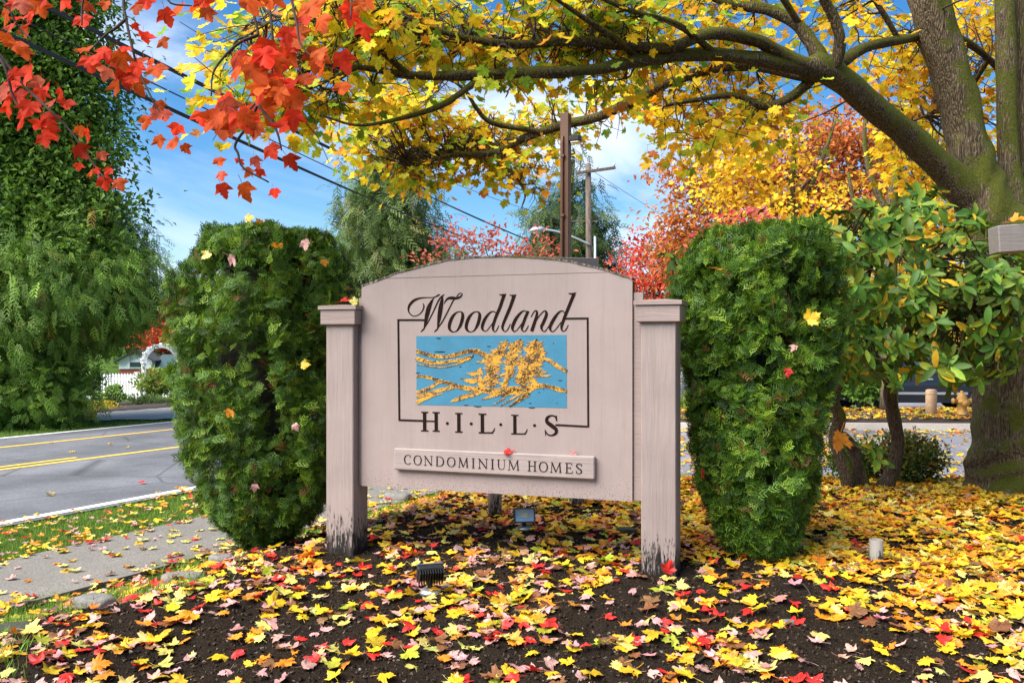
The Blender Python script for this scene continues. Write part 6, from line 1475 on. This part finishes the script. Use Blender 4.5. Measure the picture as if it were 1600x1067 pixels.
tag(scatter('bed_leaves', ALLG, ti_[near], M3[near], pos[near], c[near], M_leaf_c, None, True), 'carpet of fallen yellow, red and pink maple leaves on the bed', None, None, 'stuff')
tag(scatter('back_bed_leaves', LOW, np.where(isr[far_], 7, RNG.integers(0, 6, far_.sum())), M3[far_], pos[far_], c[far_], M_leaf_c), 'fallen yellow leaves towards the back of the bed', None, None, 'stuff')
def carpet(name, label, x, y, W, zf, **kw):
    pos, M3, c, k, isr = sow(x, y, np.tile(W, (len(x), 1)), zf, **kw)
    tag(scatter(name, LOW, np.where(isr, RNG.integers(6, 10, len(x)), RNG.integers(0, 6, len(x))), M3, pos, c, M_leaf_c), label, None, None, 'stuff')
xy = ts_pts(6.4, 7.8, 2, 10.5, 700); carpet('verge_leaves', 'fallen leaves scattered on the grass verge', xy[:, 0], xy[:, 1], WL, ground, zoff=.035)
xy = np.vstack([ts_pts(5.25, 6.5, 1, 10.5, 260), ts_pts(5.2, 5.5, 1, 10.5, 160), ts_pts(6.35, 6.52, 1, 10.5, 110)]); carpet('path_leaves', 'fallen leaves scattered on the path', xy[:, 0], xy[:, 1], np.array([.15, .12, .3, .12, .3, .02, .05]), lambda x, y: 0 * x + .022, tilt=.18, zr=.005)
x, y = rnd(-1.5, 16, 9.3, 16.9, 5200); kk = (tcoord(x, y) < 7.2) & (RNG.random(len(x)) < .25 + .75 * sstep(.35, .6, fbm(x * .8, y * .8, 88, 3)) * sstep(0, 3, x)); carpet('driveway_leaves', 'fallen yellow leaves strewn over the driveway', x[kk], y[kk], WR, lambda x, y: 0 * x + .018, tilt=.25, zr=.01, smax=.12)
x, y = rnd(1.0, 17, 17.2, 20.2, 3600); carpet('far_bed_leaves', 'fallen leaves on the mulch bed behind the kerb', x, y, WR, lambda x, y: 0 * x + .19, tilt=.3, smax=.13)
xy = np.vstack([ts_pts(7.9, 15.0, 0, 24, 90), ts_pts(7.78, 8.02, 0, 14, 60)]); carpet('street_leaves', 'a few leaves on the street', xy[:, 0], xy[:, 1], np.array([.3, .2, .3, .1, .1, 0, .1]), lambda x, y: 0 * x + .014, tilt=.2, zr=.004)
q4 = np.column_stack([RNG.uniform(-60, 150, 1500), RNG.uniform(643, 664, 1500)]); y4 = F * (H + .06) / (q4[:, 1] - CY); g4 = np.column_stack([(q4[:, 0] - 800) / F * y4, y4]); carpet('hedge_foot_leaves', 'orange brown leaves heaped along the foot of the far hedge', g4[:, 0], g4[:, 1], np.array([.25, .5, .2, .05, .05, 0, .3]), lambda x, y: ground_base(x, y) + .05, tilt=.4, smax=.13)
# leaves caught in the shrubs, on the caps and on the plaque
CAUGHT = [(364, 406, 5.12, 30, 4, 'caught high on the left shrub', (.9, -1)), (478, 382, 5.12, 28, 4, 'hanging near the top right of the left shrub', (.2, -1)), (408, 352, 5.6, 34, 1, 'standing up on top of the left shrub', (-.6, .8)), (390, 341, 5.7, 22, 0, 'perched at the very top of the left shrub', (.9, .3)), (322, 400, 5.15, 24, 2, 'caught at the upper left of the left shrub', (-.5, -.5)), (434, 384, 5.12, 26, 1, 'tucked into the middle of the left shrub top', (1, .1)), (507, 411, 5.2, 18, 1, 'caught at the right shoulder of the left shrub', (.3, -1)), (477, 570, 5.12, 22, 0, 'caught low on the right side of the left shrub', (1, .1)), (358, 646, 5.1, 22, 1, 'stuck in the lower front of the left shrub', (-.5, -.8)), (462, 667, 5.1, 20, 4, 'pale disc caught low on the left shrub', (.5, -.9)), (398, 762, 5.2, 20, 4, 'hanging near the foot of the left shrub', (0, -1)),
          (1270, 496, 4.42, 36, 0, 'poking out of the right shrub', (1, .6)), (1231, 582, 4.40, 22, 3, 'bright in the middle of the right shrub', (0, -1)), (1240, 543, 4.40, 20, 4, 'pale above the bright red one in the right shrub', (-.6, -.6)), (1122, 421, 4.42, 24, 1, 'caught at the upper left of the right shrub', (.8, -.3)), (1180, 361, 4.8, 34, 1, 'lying on top of the right shrub', (1, .1)), (1130, 370, 4.7, 32, 1, 'folded at the top left of the right shrub', (.6, .8)), (1222, 381, 4.5, 24, 1, 'small on the top right of the right shrub', (1, .2)), (1097, 740, 4.55, 26, 3, 'at the lower left of the right shrub', (0, -1)), (1200, 900, 4.5, 34, 4, 'hanging at the foot of the right shrub', (.2, -1)), (1310, 690, 6.7, 50, 1, 'draped on the rhododendron stem', (-.3, -1)),
          (795, 707, 4.755, 26, 3, 'lying on the plaque of the sign', (1, .12)), (896, 707, 4.64, 16, 4, 'standing on the right end of the plaque', (.6, .8)), (540, 470, 5.06, 26, 3, 'lying on the left post cap', (1, .1)), (552, 471, 5.04, 20, 2, 'lying beside the red one on the left post cap', (-1, .1)), (1045, 886, 4.33, 34, 3, 'leaning on the foot of the right sign post', (.3, 1)), (1592, 343, 5.22, 36, 1, 'lying on the timber beam end', (1, .25))]
for (px, py, Y, s, kc, lab, d2) in CAUGHT:
    d = np.array([d2[0], RNG.normal(-.1, .1), d2[1]]); nm = np.array([RNG.normal(0, .25), -1, .55]) if not lab.startswith('lying on the') else np.array([0, -.45, 1.0]); nm = nm + (RNG.normal(0, .55, 3) if 'shrub' in lab else 0); M3_ = basis(d[None], nm[None], [s / F * Y * .68])[0]
    red_ = kc in (3, 4); tm_ = (9 + RNG.integers(0, 7)) if red_ else RNG.integers(0, 9)
    o = place('caught_leaf', gm_[tm_], mat4(M3_, P(px, py, Y) - M3_[:, 1] * .4), None, PALF[kc] * RNG.uniform(.9, 1.1)); tag(o, KN[kc] + ' leaf ' + lab, 'leaf', 'leaves caught above the ground')
# dead twigs on the soil
for i, (pts, lab) in enumerate((([(1235, 905), (1262, 925), (1275, 960)], 'thin dead stick on the soil right of the right shrub'), ([(1075, 1050), (1100, 1030), (1120, 1010)], 'short dead stick in the foreground soil'), ([(400, 985), (440, 1000), (470, 990)], 'thin brown stick among the leaves in the left foreground'))):
    q_ = smooth_path([G(*p) + (0, 0, .012) for p in pts], 5); V, Fs = tube_geo(q_, np.linspace(.006, .003, len(q_)), 6, True, .3, i); tag(mesh('stick', V, Fs, M_twig, None, True), lab, 'stick')
